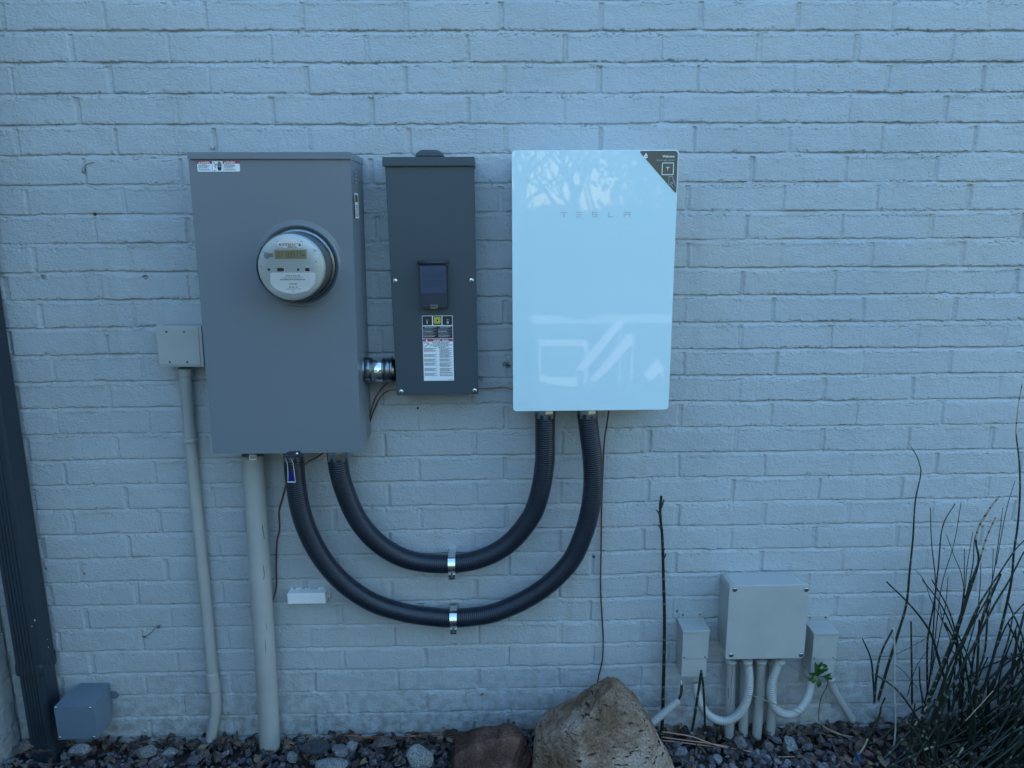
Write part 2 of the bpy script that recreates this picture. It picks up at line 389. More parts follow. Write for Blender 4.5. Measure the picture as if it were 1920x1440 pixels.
relief_mesh('brick_face', xs, zlines(-60, 2330, 1.25, 4.2), lambda X, Z, h: np.stack([X/1000, -h/1000, (Z+60)/1000], -1), 0, HOLES, wall)
def plainwall(name, x0, x1, y0, y1, z0, z1, parent, base):
    mb = MB(); box(mb, M['brick'], x0, x1, y0, y1, z0, z1); return mb.build(name, parent)
# upper courses out of the frame, wall cores, and an unseen roof slab added to block the sun
relief_mesh('upper_brickwork', np.arange(CORNER+2, 3000, 9.0), zlines(2330.2, 2750, 6, 12), lambda X, Z, h: np.stack([X/1000, -h/1000, (Z+60)/1000], -1), 0, [], wall)
mb = MB(); box(mb, M['brick'], CORNER-400, 3000, -260, -9, -60, 2750); mb.build('wall_core', wall)
mb = MB(); box(mb, M['brick'], 3000, 9000, -260, 0, -60, 2750); box(mb, M['brick'], CORNER-7000, CORNER-400, -260, -20, -60, 2750); mb.build('far_brickwork', wall)
mb = MB(); box(mb, M['spout'], CORNER-7000, 9000, -6000, 60, 2752, 2840, 8); mb.build('sun_block_roof', wall)
side = thing('brick_side_wall', 'white-painted brick wall standing out at the left corner behind the downspout', 'brick wall', (CORNER, 0, -60))
relief_mesh('brick_face', np.arange(6, 2600, 4.0), zlines(-60, 2750, 2.2, 7), lambda X, Z, h: np.stack([h/1000, -X/1000, (Z+60)/1000], -1), 1085-90, [], side)
mb = MB(); box(mb, M['brick'], CORNER-400, CORNER-9, -5, 2600, -60, 2750); mb.build('wall_core', side)
# small marks on the brickwork
def blotch(name, px, py, m, s, n=7, seed=1, label=None):
    r = random.Random(seed); x, z = W(px, py); mb = MB()
    for i in range(n):
        a = r.uniform(0, 2*PI); L = s*r.uniform(.5, 1.3); p = [(x+r.uniform(-1, 1), 2.0, z+r.uniform(-1, 1)), (x+math.cos(a)*L*.5+r.uniform(-2, 2), 3, z+math.sin(a)*L*.5), (x+math.cos(a)*L, 1.2, z+math.sin(a)*L)]
        tube(mb, m, p, .7, 5, 3)
    mb.build(name, wall, label)
blotch('dry_nest', 950, 684, M['brown'], 9, 12, 2)
blotch('dry_root', 297, 1176, M['brown'], 9, 5, 3); blotch('dry_root', 272, 1194, M['brown'], 7, 5, 4); blotch('dry_root', 904, 1300, M['brown'], 9, 6, 5)
mb = MB(); tube(mb, M['brown'], [W3(272, 1194, 1), W3(284, 1186, 3), W3(290, 1178, 3), W3(302, 1171, 1)], .9, 5, 3); mb.build('dry_root', wall)
for px, py in ((201, 626), (398, 277), (272, 1370)):
    x, z = W(px, py); mb = MB(); lathe(mb, M['pvc'], (x, 0, z), 'd', [(5, -2), (5, 3), (3, 5), (1, 5)], 12); mb.build('wall_plug', wall)
mb = MB(); tube(mb, M['brick'], [W3(157, 322, 0), W3(156, 314, 3), W3(162, 306, 3), W3(178, 303, 0)], 2.2, 7, 3); mb.build('paint_drip', wall)

def screw(parent, x, z, d, r, m, name='screw', slot=True, rot=.6, stand=2.5):
    mb = MB(); lathe(mb, m, (x, d, z), 'd', [(r*1.05, 0), (r*1.05, stand*.4), (r*.85, stand*.85), (r*.4, stand)], 20)
    if slot:
        c, s = math.cos(rot), math.sin(rot); w2 = r*.13
        flat(mb, M['crack'], [(x+c*r*.8-s*w2, z+s*r*.8+c*w2), (x-c*r*.8-s*w2, z-s*r*.8+c*w2), (x-c*r*.8+s*w2, z-s*r*.8-c*w2), (x+c*r*.8+s*w2, z+s*r*.8-c*w2)], d+stand+.1)
        flat(mb, M['crack'], [(x-s*r*.8+c*w2, z+c*r*.8+s*w2), (x+s*r*.8+c*w2, z-c*r*.8+s*w2), (x+s*r*.8-c*w2, z-c*r*.8-s*w2), (x-s*r*.8-c*w2, z+c*r*.8-s*w2)], d+stand+.1)
    return mb.build(name, parent, recalc=False)
def map_uv(p00, p10, p01):
    """local (u,v) of a label -> (x,z); given its lower-left, lower-right and upper-left corners"""
    ax, az = p10[0]-p00[0], p10[1]-p00[1]; bx, bz = p01[0]-p00[0], p01[1]-p00[1]
    return lambda u, v: (p00[0]+ax*u+bx*v, p00[1]+az*u+bz*v)
class Sheet:
    """flat printed label: u,v in mm from its lower-left corner"""
    def __init__(s, x, z, d, w, h, m, r=2): s.x, s.z, s.d, s.w, s.h = x, z, d, w, h; s.mb = MB(); s.L = .22; prism(s.mb, m, rrect(x, x+w, z, z+h, r, 3), d-.3, d); s.r = random.Random(int(w*h))
    def rect(s, m, u0, u1, v0, v1, k=1): frect(s.mb, m, s.x+u0, s.x+u1, s.z+v0, s.z+v1, s.d+s.L*k); return s
    def poly(s, m, pts, k=1): flat(s.mb, m, [(s.x+u, s.z+v) for u, v in pts], s.d+s.L*k); return s
    def text(s, m, t, u, v, size, k=2, **kw): text(s.mb, m, t, s.x+u, s.z+v, s.d+s.L*k, size, **kw); return s
    def fine(s, m, u0, u1, v, h, k=1): fineprint(s.mb, m, s.x+u0, s.x+u1, s.z+v, s.d+s.L*k, h, s.r); return s
    def bars(s, m, u0, u1, v0, v1, k=1):
        u = u0
        while u < u1: wd = s.r.choice((.5, .8, 1.2)); s.rect(m, u, min(u+wd, u1), v0, v1, k); u += wd+s.r.choice((.5, .9))
        return s
    def line(s, m, pts, wd, k=1):
        for (a, b), (c, e) in zip(pts, pts[1:]):
            L = math.hypot(c-a, e-b) or 1; nx, nz = -(e-b)/L*wd/2, (c-a)/L*wd/2
            s.poly(m, [(a+nx, b+nz), (c+nx, e+nz), (c-nx, e-nz), (a-nx, b-nz)], k)
        return s
    def build(s, name, parent, **k): return s.mb.build(name, parent, recalc=False, **k)

# ------------------------------------------------------------------ meter cabinet
D = 178.0
xL, zT = W(353, 286, D); xR = W(655, 286, D)[0]; zB = W(400, 850, D)[1]; xLb = W(400, 850, D)[0]; xRb = W(676, 850, D)[0]
cabt = thing('meter_cabinet', 'tall light grey steel meter cabinet with a round electric meter and a danger sticker', 'meter cabinet', ((xL+xR)/2, 0, zB), None)
zcap = W(500, 299, D)[1]
outline = [(xLb, zB), (xRb, zB), (xR, zcap+6), (xL+1, zcap+6)]
mb = MB(); prism(mb, M['cab'], outline, 0, D-18, .8); mb.build('body', cabt, autosm=True)
mc = MB()                                                # front cover with a dished opening for the meter
mx, mz = W(561, 498, D)
N = 64; ring = []
rects = []
def edgept(a):
    c, s = math.cos(a), math.sin(a); t = 1e9
    for q, lim in ((c, (xR-mx-2) if c > 0 else (xLb+5-mx)), (s, (zcap-mz) if s > 0 else (zB-2-mz))):
        if abs(q) > 1e-6: t = min(t, lim/q if lim/q > 0 else 1e9)
    x, z = mx+c*t, mz+s*t
    f = (z-zB)/(zcap-zB); l = xLb+(xL-xLb)*f-1.5; r = xRb+(xR-xRb)*f+1.5      # follow the slightly leaning sides
    if abs(c*t-(xR-mx-2)) < 1e-3: x = r
    if abs(c*t-(xLb+5-mx)) < 1e-3: x = l
    return x, z
angs = sorted(set([2*PI*i/N for i in range(N)] + [math.atan2(b-mz, a-mx) % (2*PI) for a, b in ((xR-2, zcap), (xLb+5, zcap), (xLb+5, zB-2), (xR-2, zB-2))]))
V = []; n = len(angs)
prof = [(None, 0), (112, 0), (103, 1.2), (100.5, 4.2), (98, 4.2), (95, 1.0), (91.5, -5.5), (88, -7), (70, -7)]
for r, h in prof:
    for a in angs:
        if r is None: x, z = edgept(a)
        else: x, z = mx+r*math.cos(a), mz+r*math.sin(a)
        V.append((x, D+h, z))
Fc = [(i*n+k, i*n+(k+1) % n, (i+1)*n+(k+1) % n, (i+1)*n+k) for i in range(len(prof)-1) for k in range(n)]
b0 = len(V); V += [(x, D-19, z) for x, _, z in V[:n]]
Fc += [(k, (k+1) % n, b0+(k+1) % n, b0+k) for k in range(n)]
mc.add(V, Fc, M['cab'], True); mc.build('front_cover', cabt, autosm=True)
mb = MB(); prism(mb, M['cab'], [(xL-1.5, zcap+1), (xR+2, zcap-.5), (xR+2, zT), (xL-1.5, zT+.5)], 0, D+6, 1.2); mb.build('rain_cap', cabt, autosm=True)
mb = MB()                                                # pressed ribs on the right flank
for dd in (36, 52): box(mb, M['cab'], xRb-3, xRb+3.0, dd, dd+6, zB+3, zcap-4, 1.2)
mb.build('side_flange', cabt)
mb = MB(); fineprint(mb, M['cab'], -560, -500, 1045, D+.25, 7, random.Random(3)); fineprint(mb, M['cab'], -560, -500, 1032, D+.25, 6, random.Random(5)); mb.build('embossed_plate', cabt, recalc=False)
# latch at the foot of the cover
lx, lz = W(548, 850, D)
mb = MB(); prism(mb, M['black'], rpoly([(lx-22, lz-10), (lx-20, lz-4), (lx-9, lz+6), (lx+22, lz+7), (lx+24, lz-3), (lx+20, lz-11)], 4), D-25, D+7, 1)
box(mb, M['zinc'], lx-22, lx+14, D-2, D+8.5, lz-3.2, lz-1.6); lathe(mb, M['bright'], (lx+14, D+6, lz+1), 'd', [(4, 0), (4, 2), (2.5, 3.5), (.5, 4)], 14)
lat = mb.build('latch', cabt)
mb = MB(); tg = [W3(535, 905, D-40), W3(553, 905, D-40), W3(549, 883, D-40), W3(547, 883, D-40)]
bx_, bz_ = W(545, 905, 150); tx_, tz_ = W(547, 882, 150)
prism(mb, M['bluetag'], [(bx_-9.5, bz_), (bx_+9.5, bz_), (bx_+5, tz_-10), (bx_+2, tz_), (bx_-2, tz_)], 138, 142, .8)
prism(mb, M['whiteplast'], rrect(bx_-11, bx_+11, bz_-2, bz_+.5, 1, 2), 137, 143)
tube(mb, M['whiteplast'], [(bx_-10, 140, bz_), (bx_-8, 141, tz_-8), (bx_-7, 145, tz_+20), (bx_-7, 160, tz_+42)], .8, 6, 6); tube(mb, M['whiteplast'], [(bx_+10, 140, bz_), (bx_+9, 141, tz_-8), (bx_+8, 145, tz_+22), (bx_+4, 160, tz_+42)], .8, 6, 6)
mb.build('security_seal', cabt)
# danger sticker
x0, z0 = W(371, 322, D); x1, z1 = W(449, 302, D)
s = Sheet(x0, z0, D+.8, x1-x0, z1-z0, M['paper'], 3); w_, h_ = s.w, s.h; a, b = w_*.355, w_*.605
s.rect(M['red'], -1.5, a-.6, h_*.75, h_+1).rect(M['red'], b+.6, w_+.5, h_*.75, h_+1)
s.rect(M['ink'], a-.5, a, .5, h_-.5).rect(M['ink'], b, b+.5, .5, h_-.5)
for u0, t in ((0, 'DANGER'), (b, 'PELIGRO')):
    s.poly(M['paper'], [(u0+3.2, h_*.79), (u0+8.4, h_*.79), (u0+5.8, h_*.96)], 2); s.text(M['paper'], t, u0+9.2, h_*.79, 4.3, align='LEFT', bold=.03, sx=.86, k=2)
    for i, (v, e) in enumerate(((.63, .8), (.54, .95), (.45, .88), (.36, .75), (.22, .9), (.13, 1))): s.fine(M['ink'], u0+3, u0+3+(a-8)*e, h_*v, 1.25)
hx, hz = a+(b-a)*.66, h_*.1
s.poly(M['ink'], [(hx-3, hz), (hx+3.2, hz), (hx+5.2, hz+6.5), (hx+4, hz+8.5), (hx-4.6, hz+8.5), (hx-5, hz+6)])
for i, (u, hh, lean) in enumerate(((-4.3, 7, -1.6), (-1.9, 11.5, -.4), (.2, 12.5, 0), (2.3, 11, .3), (4.4, 8, .6))): s.line(M['ink'], [(hx+u, hz+9.2), (hx+u+lean, hz+9+hh)], 1.75, 1)
s.line(M['ink'], [(a+2, h_*.9), (a+9, h_*.68), (a+5.6, h_*.5), (a+8.5, h_*.38)], 1.5); s.rect(M['ink'], a+3, a+6.6, 2, 3.6)
s.build('danger_label', cabt)
# sticker on the right flank
mb = MB(); xs_ = xR+1.0
def sideq(m, d0, d1, z0, z1, k): mb.add([(xs_+k, d0, z0), (xs_+k, d1, z0), (xs_+k, d1, z1), (xs_+k, d0, z1)], [(0, 1, 2, 3)], m)
zs1 = 1650; sideq(M['paper'], 95, 145, zs1-62, zs1, .3); sideq(M['brown'], 102, 138, zs1-22, zs1-4, .5)
for i in range(6): sideq(M['ink'], 101, 139, zs1-30-i*5, zs1-32-i*5, .5)
for i in range(4): sideq(M['greyink'], 104, 124, zs1+50-i*9, zs1+52-i*9+2, .3)
mb.build('side_label', cabt, recalc=False)
# the meter
D2 = D+84
met = MB(); lathe(met, M['zinc'], (mx, D-7, mz), 'd', [(90, 0), (90, 8), (88, 10), (84, 11)], 64)
meter = met.build('electric_meter', cabt)
mb = MB(); lathe(mb, M['cab'], (mx, D, mz), 'd', [(83, 2), (81, 14), (79.5, 62), (78.5, 66), (60, 66)], 64); mb.build('meter_housing', meter)
mb = MB(); lathe(mb, M['clear'], (mx, D, mz), 'd', [(85.5, 4), (84, 20), (82.5, 78), (80.5, 84), (77, 86.5), (70, 87), (1, 87)], 64); mb.build('glass_cover', meter, recalc=False)
mb = MB(); DF = D+76
lathe(mb, M['whitegrey'], (mx, D+60, mz), 'd', [(79.5, 0), (79.5, 14), (77.5, 16), (20, 16)], 64)
for px, py, r in ((492, 471, 3), (590, 469, 3.5), (547, 557, 4)):
    x, z = W(px, py, D2); lathe(mb, M['whitegrey'], (x, DF, z), 'd', [(r, 0), (r, 1.5), (r*.5, 2)], 12)
x, z = W(498.5, 479, D2); lathe(mb, M['greyink'], (x, DF-.5, z), 'd', [(7.6, 0), (7.6, 1.6), (6.5, 2), (1, 2)], 20); box(mb, M['greyink'], x+6, x+15, DF-.5, DF+1, z-4, z+4.6)
for px, py, a_, b_ in ((519, 452.5, 4, 1.6), (564, 452.5, 4, 1.6), (591, 491, 1.6, 5.5), (487.5, 500.5, 1.4, 3.5)):
    x, z = W(px, py, D2); frect(mb, M['ink'], x-a_/2, x+a_/2, z-b_/2, z+b_/2, DF+.3)
for px, py in ((502.5, 506), (557.5, 506)):
    x, z = W(px, py, D2); flat(mb, M['ink'], circ(x, z, 3.1, 14), DF+.3)
x, z = W(524, 506, D2); frect(mb, M['crack'], x-7.5, x+5.5, z-4.2, z+4.2, DF+.3); frect(mb, M['crack'], x+5, x+9, z-3, z+3, DF+.35); frect(mb, M['whiteplast'], x+9.6, x+11, z-6, z+6, DF+.3)
x, z = W(575, 506, D2); flat(mb, M['whiteplast'], [(x-9, z-5.5), (x+9, z-5.5), (x, z+11.5)], DF+.2); flat(mb, M['ink'], rpoly([(x-7, z-4), (x+7, z-4), (x+3, z+5), (x-4, z+5)], 2.5), DF+.4)
for i in range(7):
    x, z = W(592, 478+i*8, D2); frect(mb, M['greyink'], x, x+11-abs(i-2)*1.1, z, z+.4, DF+.2)
mb.build('dial_plate', meter, recalc=False)
xa, za = W(514, 486, D2); xb, zb = W(572, 469, D2); zb = za+(zb-za)
mb = MB(); prism(mb, M['whitegrey'], rrect(xa-3, xb+4, za-4, zb+3, 2, 3), DF-1, DF+.9); prism(mb, M['lcd'], rrect(xa, xb, za, zb, .8, 2), DF-.5, DF+1.2)
SEG = {'0': 'abcdef', '1': 'bc', '5': 'afgcd', '7': 'abc', '9': 'abcdfg'}
def seg(x, z, w_, h_, t, ch):
    R_ = {'a': (0, w_, h_-t, h_), 'g': (0, w_, h_/2-t/2, h_/2+t/2), 'd': (0, w_, 0, t), 'f': (0, t, h_/2, h_), 'b': (w_-t, w_, h_/2, h_), 'e': (0, t, 0, h_/2), 'c': (w_-t, w_, 0, h_/2)}
    for q in SEG[ch]:
        a_, b_, c_, d_ = R_[q]; frect(mb, M['ink'], x+a_+.15, x+b_-.15, z+c_+.15, z+d_-.15, DF+1.4)
W_ = xb-xa; H_ = zb-za
for i, ch in enumerate('001'): seg(xa+3+i*5.6, za+H_*.24, 3.6, H_*.52, .8, ch)
for i, ch in enumerate('09517'): seg(xa+W_*.38+i*7.3, za+H_*.2, 4.9, H_*.62, 1.05, ch)
frect(mb, M['ink'], xa+W_*.86, xb-W_*.05, za+H_*.38, za+H_*.46, DF+1.4)
mb.build('display', meter, recalc=False)
xa, za = W(519, 465.5, D2); xb, zb = W(564, 454, D2)
s = Sheet(xa, za, DF+.3, xb-xa, zb-za, M['paper'], .5); s.fine(M['ink'], 2, s.w-2, s.h*.78, 1).fine(M['ink'], 10, s.w-12, s.h*.46, 2.6).fine(M['ink'], s.w*.42, s.w*.7, s.h*.27, 1.7).bars(M['ink'], s.w*.4, s.w*.8, s.h*.06, s.h*.2).fine(M['ink'], 2, 14, s.h*.12, .8)
s.poly(M['ink'], circ(6, s.h*.55, 2.2, 10)).poly(M['ink'], circ(s.w-5, s.h*.5, 3, 12)); s.build('rating_label', meter)
# number label in the lower half of the dial
pts = [W(*p, D2) for p in ((505, 511.5), (590, 511.5), (590, 531), (577, 545), (561, 550), (547, 551.5), (530, 549), (516, 543), (505, 532))]
cxm = W(548, 530, D2)[0]
mb = MB(); prism(mb, M['label_white'], rpoly(pts, 4, 3), DF-.2, DF+.4)
def tl(t, py, size, px=548, **k): x, z = W(px, py, D2); text(mb, M['ink'], t, x, z, DF+.7, size, **{**k, 'bold': k.get('bold', .015)})
tl('FOCUS  AXRe-SD', 518.8, 3.3, sx=.95); tl('FORM 2S CL200 240V 3W 60Hz TA 30 Kh 7.2', 522.3, 1.9, sx=.85)
x, z = W(524, 526, D2); rr_ = random.Random(4); u = x
while u < W(571, 526, D2)[0]: frect(mb, M['ink'], u, u+.9, z, z+2.8, DF+.6); u += rr_.choice((1.5, 2.1, 1.7))
tl('ONCOR', 534, 3.5, sx=1.05); tl('158 720 118', 540, 3.0, bold=.03)
x, z = W(535, 543.2, D2); u = x
while u < W(563, 543, D2)[0]: frect(mb, M['ink'], u, u+.8, z, z+1.9, DF+.6); u += rr_.choice((1.3, 1.9))
tl('Landis+Gyr', 546.5, 1.5, bold=.03); mb.build('number_label', meter, recalc=False)

# ------------------------------------------------------------------ coupling between cabinet and breaker enclosure
cz_ = W(712, 694, 70)[1]; xa = W(680, 694, 85)[0]
nip = thing('conduit_nipple', 'short shiny metal conduit nipple joining the meter cabinet to the breaker enclosure', 'pipe fitting', (-320, 0, cz_-40))
dn = 72; xs0 = -363
mb = MB(); lathe(mb, M['zinc'], (xs0, dn, cz_), 'x', [(30, 6), (30, 88)], 40); nb_ = mb.build('pipe', nip)
mb = MB()
for a0, a1, r in ((0, 9, 38), (9, 24, 36), (24, 27, 34)): lathe(mb, M['zinc'], (xs0, dn, cz_), 'x', [(r-1.5, a0), (r, a0+1), (r, a1-1), (r-1.5, a1)], 44)
for k in range(8): a_ = k*PI/4+.2; box(mb, M['zinc'], xs0+10, xs0+23, dn+35.2*math.cos(a_)-2, dn+35.2*math.cos(a_)+3, cz_+35.2*math.sin(a_)-2.5, cz_+35.2*math.sin(a_)+2.5, .8)
mb.build('locknut', nip)
mb = MB(); lathe(mb, M['bright'], (xs0, dn, cz_), 'x', [(31, 27), (31.5, 28), (31.5, 54), (31, 55)], 44); mb.build('collar', nip)
mb = MB()
for a0, a1, r in ((55, 60, 34), (60, 76, 33), (76, 82, 35)): lathe(mb, M['zinc'], (xs0, dn, cz_), 'x', [(r-1.2, a0), (r, a0+1), (r, a1-1), (r-1.2, a1)], 44)
mb.build('locknut', nip)

# ------------------------------------------------------------------ breaker enclosure
D = 102.0
q = [W(*p, D) for p in ((744, 741), (897, 739), (889, 311), (722, 311))]; qb = q
zh1 = W(800, 294, D+8)[1]; zh0 = W(800, 311, D+8)[1]; xh0 = W(716.5, 300, D+8)[0]; xh1 = W(889.5, 300, D+8)[0]
ben = thing('breaker_enclosure', 'narrow dark grey breaker enclosure with a flap and a tall black and white warning label', 'breaker box', ((q[0][0]+q[1][0])/2, 0, q[0][1]))
xl0, xr0, zb0 = q[0][0], q[1][0], q[0][1]; xl1, xr1 = q[3][0], q[2][0]
mb = MB(); prism(mb, M['brk'], [(xl0+3, zb0+2), (xr0-3, zb0+2), (xr1-2, zh0+8), (xl1+3, zh0+8)], 0, D-3, .6); mb.build('body', ben, autosm=True)
mb = MB(); prism(mb, M['brk'], [(xl0, zb0), (xr0, zb0), (xr1, zh0+3), (xl1, zh0+3)], D-14, D, 1.2)
nx, nz = W(821, 738, D); box(mb, M['crack'], nx-13, nx+14, D-1, D+.4, nz-2, nz+6.5); box(mb, M['brk'], nx-12, nx+13, D-1, D+1.0, nz-2, nz+5.4)
cov = mb.build('front_cover', ben, autosm=True)
mb = MB(); prism(mb, M['brk'], [(xh0, zh0), (xh1, zh0), (xh1, zh1), (xh0, zh1)], 0, D+8, 1.0); mb.build('rain_hood', ben, autosm=True)
mb = MB(); hx0 = W(781, 285, 55)[0]; hx1 = W(833, 285, 55)[0]
prism(mb, M['brk'], rpoly([(hx0, zh1), (hx1, zh1), (hx1-1, zh1+10), (hx1-14, zh1+19), (hx0+14, zh1+19), (hx0+1, zh1+10)], 8), 20, 92, 4, 3); mb.build('hub_plate', ben, autosm=True)
for px in (770, 843): x, z = W(px, 292, 60); mb = MB(); lathe(mb, M['bright'], (x, 60, zh1-1), 'z', [(6, 0), (6, 3), (3, 5), (1, 5)], 14); mb.build('screw', ben)
for px, py, rt in ((741, 527, .1), (884, 526, 1.1), (752, 734.5, .5), (890, 732.5, 2.2)):
    x, z = W(px, py, D); screw(ben, x, z, D, 6.4, M['bright'], rot=rt, stand=3)
# switch flap
fx0, fz1 = W(783, 489, D+18); fx1 = W(839, 489, D+18)[0]; fz0 = W(810, 577, D+18)[1]
mb = MB(); box(mb, M['black'], fx0+5, fx1-2, D-1, D+12, fz0+2, fz1-6, 2); fl = mb.build('switch_flap', ben)
mb = MB(); prism(mb, M['black'], rpoly([(fx0+5, fz0), (fx1-2, fz0), (fx1-3, fz1-13), (fx0+3, fz1-13)], 2), D+8, D+23, 1.6); mb.build('flap_plate', fl, autosm=True)
mb = MB(); tube(mb, M['black'], [(fx0, D+16, fz1-5), (fx1, D+14, fz1-5)], 4.5, 14, 20); box(mb, M['black'], fx0-1, fx0+5, D-1, D+17, fz1-14, fz1+1, 1.5); box(mb, M['black'], fx1-5, fx1+1, D-1, D+17, fz1-14, fz1+1, 1.5); mb.build('hinge', fl)
mb = MB(); m_ = mat('flap_window', (.030, .055, .105), .3); prism(mb, m_, rrect(fx0+6, fx1-5, fz0+38, fz1-14, 1.5, 2), D+23, D+24)
for i in range(8):
    if i != 3: fineprint(mb, M['black'], fx0+12, fx1-12, fz1-32-i*5.0, D+24.3, 1.8, random.Random(i))
mb.build('flap_panel', fl, recalc=False)
mb = MB(); x = (fx0+fx1)/2; box(mb, M['zinc'], x-9, x+11, D+22, D+25, fz0-2, fz0+8, .6); box(mb, M['crack'], x-7, x+9, D+24, D+25.4, fz0+3, fz0+6.4); mb.build('padlock_tab', fl)
# tall label
x0, z0 = W(795, 714, D); x1, z1 = W(848.5, 591.5, D)
s = Sheet(x0, z0, D+.5, x1-x0, z1-z0, M['paper'], .6); w_, h_ = s.w, s.h
v1 = h_*.855; s.rect(M['ink'], 1, w_*.325, v1, h_-1.2).rect(M['ink'], w_*.36, w_*.635, v1, h_-1.2).rect(M['ink'], w_*.665, w_-1.2, v1, h_-1.2)
cx_, cz2 = w_*.4975, v1+h_*.075
def sq(r, m, k): s.poly(m, rpoly([(cx_-r, cz2-r), (cx_+r, cz2-r), (cx_+r, cz2+r), (cx_-r, cz2+r)], r*.3, 3), k)
sq(8.6, M['yellow'], 2); sq(6.7, M['ink'], 3); sq(5.8, M['yellow'], 4); s.poly(M['ink'], rpoly([(cx_-2.2, cz2-3), (cx_+2.6, cz2-3), (cx_+2.6, cz2+3), (cx_-2.2, cz2+3)], 1.6, 3), 5)
s.text(M['paper'], 'SQUARE D', cx_, v1-2.0, 2.6, k=6, bold=.02, sx=.95)
s.text(M['paper'], 'ON', w_*.165, v1+12.5, 2.6).rect(M['paper'], w_*.15, w_*.175, v1+4.5, v1+11, 2)
s.text(M['paper'], 'OFF', w_*.835, v1+12.5, 2.6).text(M['paper'], 'O', w_*.835, v1+4.8, 5, bold=.05)
s.rect(M['ink'], 1, w_-1.2, h_*.655, h_*.84)
for c0 in (.03, .52):
    for i in range(12): s.fine(M['greyink'] if i % 5 else M['paper'], w_*(c0+(.05 if i < 2 else 0)), w_*(c0+.43-(.12*((i*7) % 3)/2)), h_*(.825-.0138*i), 1.15, 2)
s.rect(M['red'], .6, w_-.8, h_*.608, h_*.648); s.poly(M['paper'], [(w_*.09, h_*.613), (w_*.17, h_*.613), (w_*.13, h_*.642)], 2); s.text(M['paper'], 'DANGER  /  PELIGRO', w_*.6, h_*.6155, 3.6, bold=.03, sx=.83)
s.line(M['greyink'], [(1.5, h_*.505), (1.5, h_*.6), (w_*.23, h_*.6), (w_*.23, h_*.505), (1.5, h_*.505)], .5)
s.line(M['red'], [(3, h_*.585), (12, h_*.585), (15, h_*.57), (9, h_*.545), (4, h_*.52)], 1.4).line(M['red'], [(13, h_*.59), (17, h_*.55)], 1.6)
for i, (a, b) in enumerate(((.3, .9), (.34, .86), (.25, .97), (.36, .85), (.5, .76))): s.fine(M['ink'], w_*a, w_*b, h_*(.585-.018*i), 1.7)
blocks = [((.50, 5), (.50, 8)), ((.405, 4), (.405, 5)), ((.335, 4), (.335, 4)), ((.275, 4), (.275, 6)), ((.19, 4), (.19, 5)), ((.115, 4), (.12, 1))]
for bl in blocks:
    for c0, (v, nl) in zip((.02, .53), bl):
        for i in range(nl): s.fine(M['ink'], w_*(c0+.01), w_*(c0+.43-.05*(i % 3)), h_*(v-.0115*i), 1.15)
for i in range(3): s.fine(M['ink'], w_*.53, w_*.96, h_*(.12-.022*i), 1.7)
s.fine(M['ink'], w_*.82, w_-2, 2, 1.1); s.build('warning_label', ben)
# ------------------------------------------------------------------ white glass-fronted energy gateway
D = 160.0
x0, z0 = W(962, 771.5, D); x1, z1 = W(1273, 283, D); x1 = x0+413; z1 = z0+662
gw = thing('energy_gateway', 'large glossy white glass-fronted wall box with a dark triangular sticker on its top right corner', 'energy gateway', ((x0+x1)/2, 0, z0))
mb = MB(); prism(mb, M['whiteplast'], rrect(x0+5, x1-5, z0+5, z1-5, 10), 12, D-8, 1.5); box(mb, M['zinc'], x0+60, x1-60, 0, 12, z0+60, z1-60); mb.build('housing', gw, autosm=True)
mb = MB(); prism(mb, M['glasswhite'], rrect(x0, x1, z0, z1, 9, 6), D-9, D, 1.0, 2); mb.build('glass_front', gw, autosm=True)
s = Sheet(x0, z0, D, 1, 1, M['glasswhite'], .2); s.mb = MB(); DD = D+.25
def bar(px0, px1, py0, py1, m=M['emb']):
    a, b = W(px0, py1, D), W(px1, py0, D); frect(s.mb, m, a[0], b[0], a[1], b[1], DD)
bar(1051, 1064, 397.5, 399.6); bar(1056.5, 1058.8, 400.5, 407.5)                                              # T
for yy in (397.5, 401.7, 405.9): bar(1080, 1090, yy, yy+1.7)                                                    # E
for yy in (397.5, 401.7, 405.9): bar(1110, 1120, yy, yy+1.6)
bar(1110, 1111.6, 398, 402.5); bar(1118.4, 1120, 402, 407)                                                      # S
bar(1141, 1143, 397.5, 407.5); bar(1141, 1150.5, 405.8, 407.5)                                                  # L
bar(1169.5, 1182, 397.5, 399.4); bar(1169.5, 1182, 401.4, 403); bar(1169.5, 1171.3, 401.4, 407.5); bar(1180.2, 1182, 401.4, 407.5)   # A
for t, px in zip('GATEWAY', range(1146, 1190, 6)): x, z = W(px, 423.5, D); text(s.mb, M['emb2'], t, x, z, DD, 4.2)
s.mb.build('lettering', gw, kind=None, recalc=False)
P_ = [W(*p, D) for p in ((1195.5, 284.5), (1273.3, 284.5), (1269.5, 366.5))]; P_[1] = (x1-.8, z1-1.2); P_[0] = (P_[0][0], z1-1.2); P_[2] = (x1-.8, P_[2][1])
mb = MB(); prism(mb, M['paper'], rpoly(P_, 9, 5), D, D+.25)
cx_ = sum(p[0] for p in P_)/3; cz2 = sum(p[1] for p in P_)/3
prism(mb, M['olive'], rpoly([(cx_+(x-cx_)*.965, cz2+(z-cz2)*.965) for x, z in P_], 9, 5), D, D+.45)
s = Sheet(0, 0, D+.55, 1, 1, M['paper'], .1); s.mb = mb; s.x = s.z = 0; s.d = D+.5
def PX(px, py): return W(px, py, D)
s.text(M['paper'], 'Welcome', *PX(1264.5, 295), 5.2, align='RIGHT', bold=.035); s.text(M['emb'], 'Scan to get started', *PX(1264.5, 301.5), 4.1, align='RIGHT')
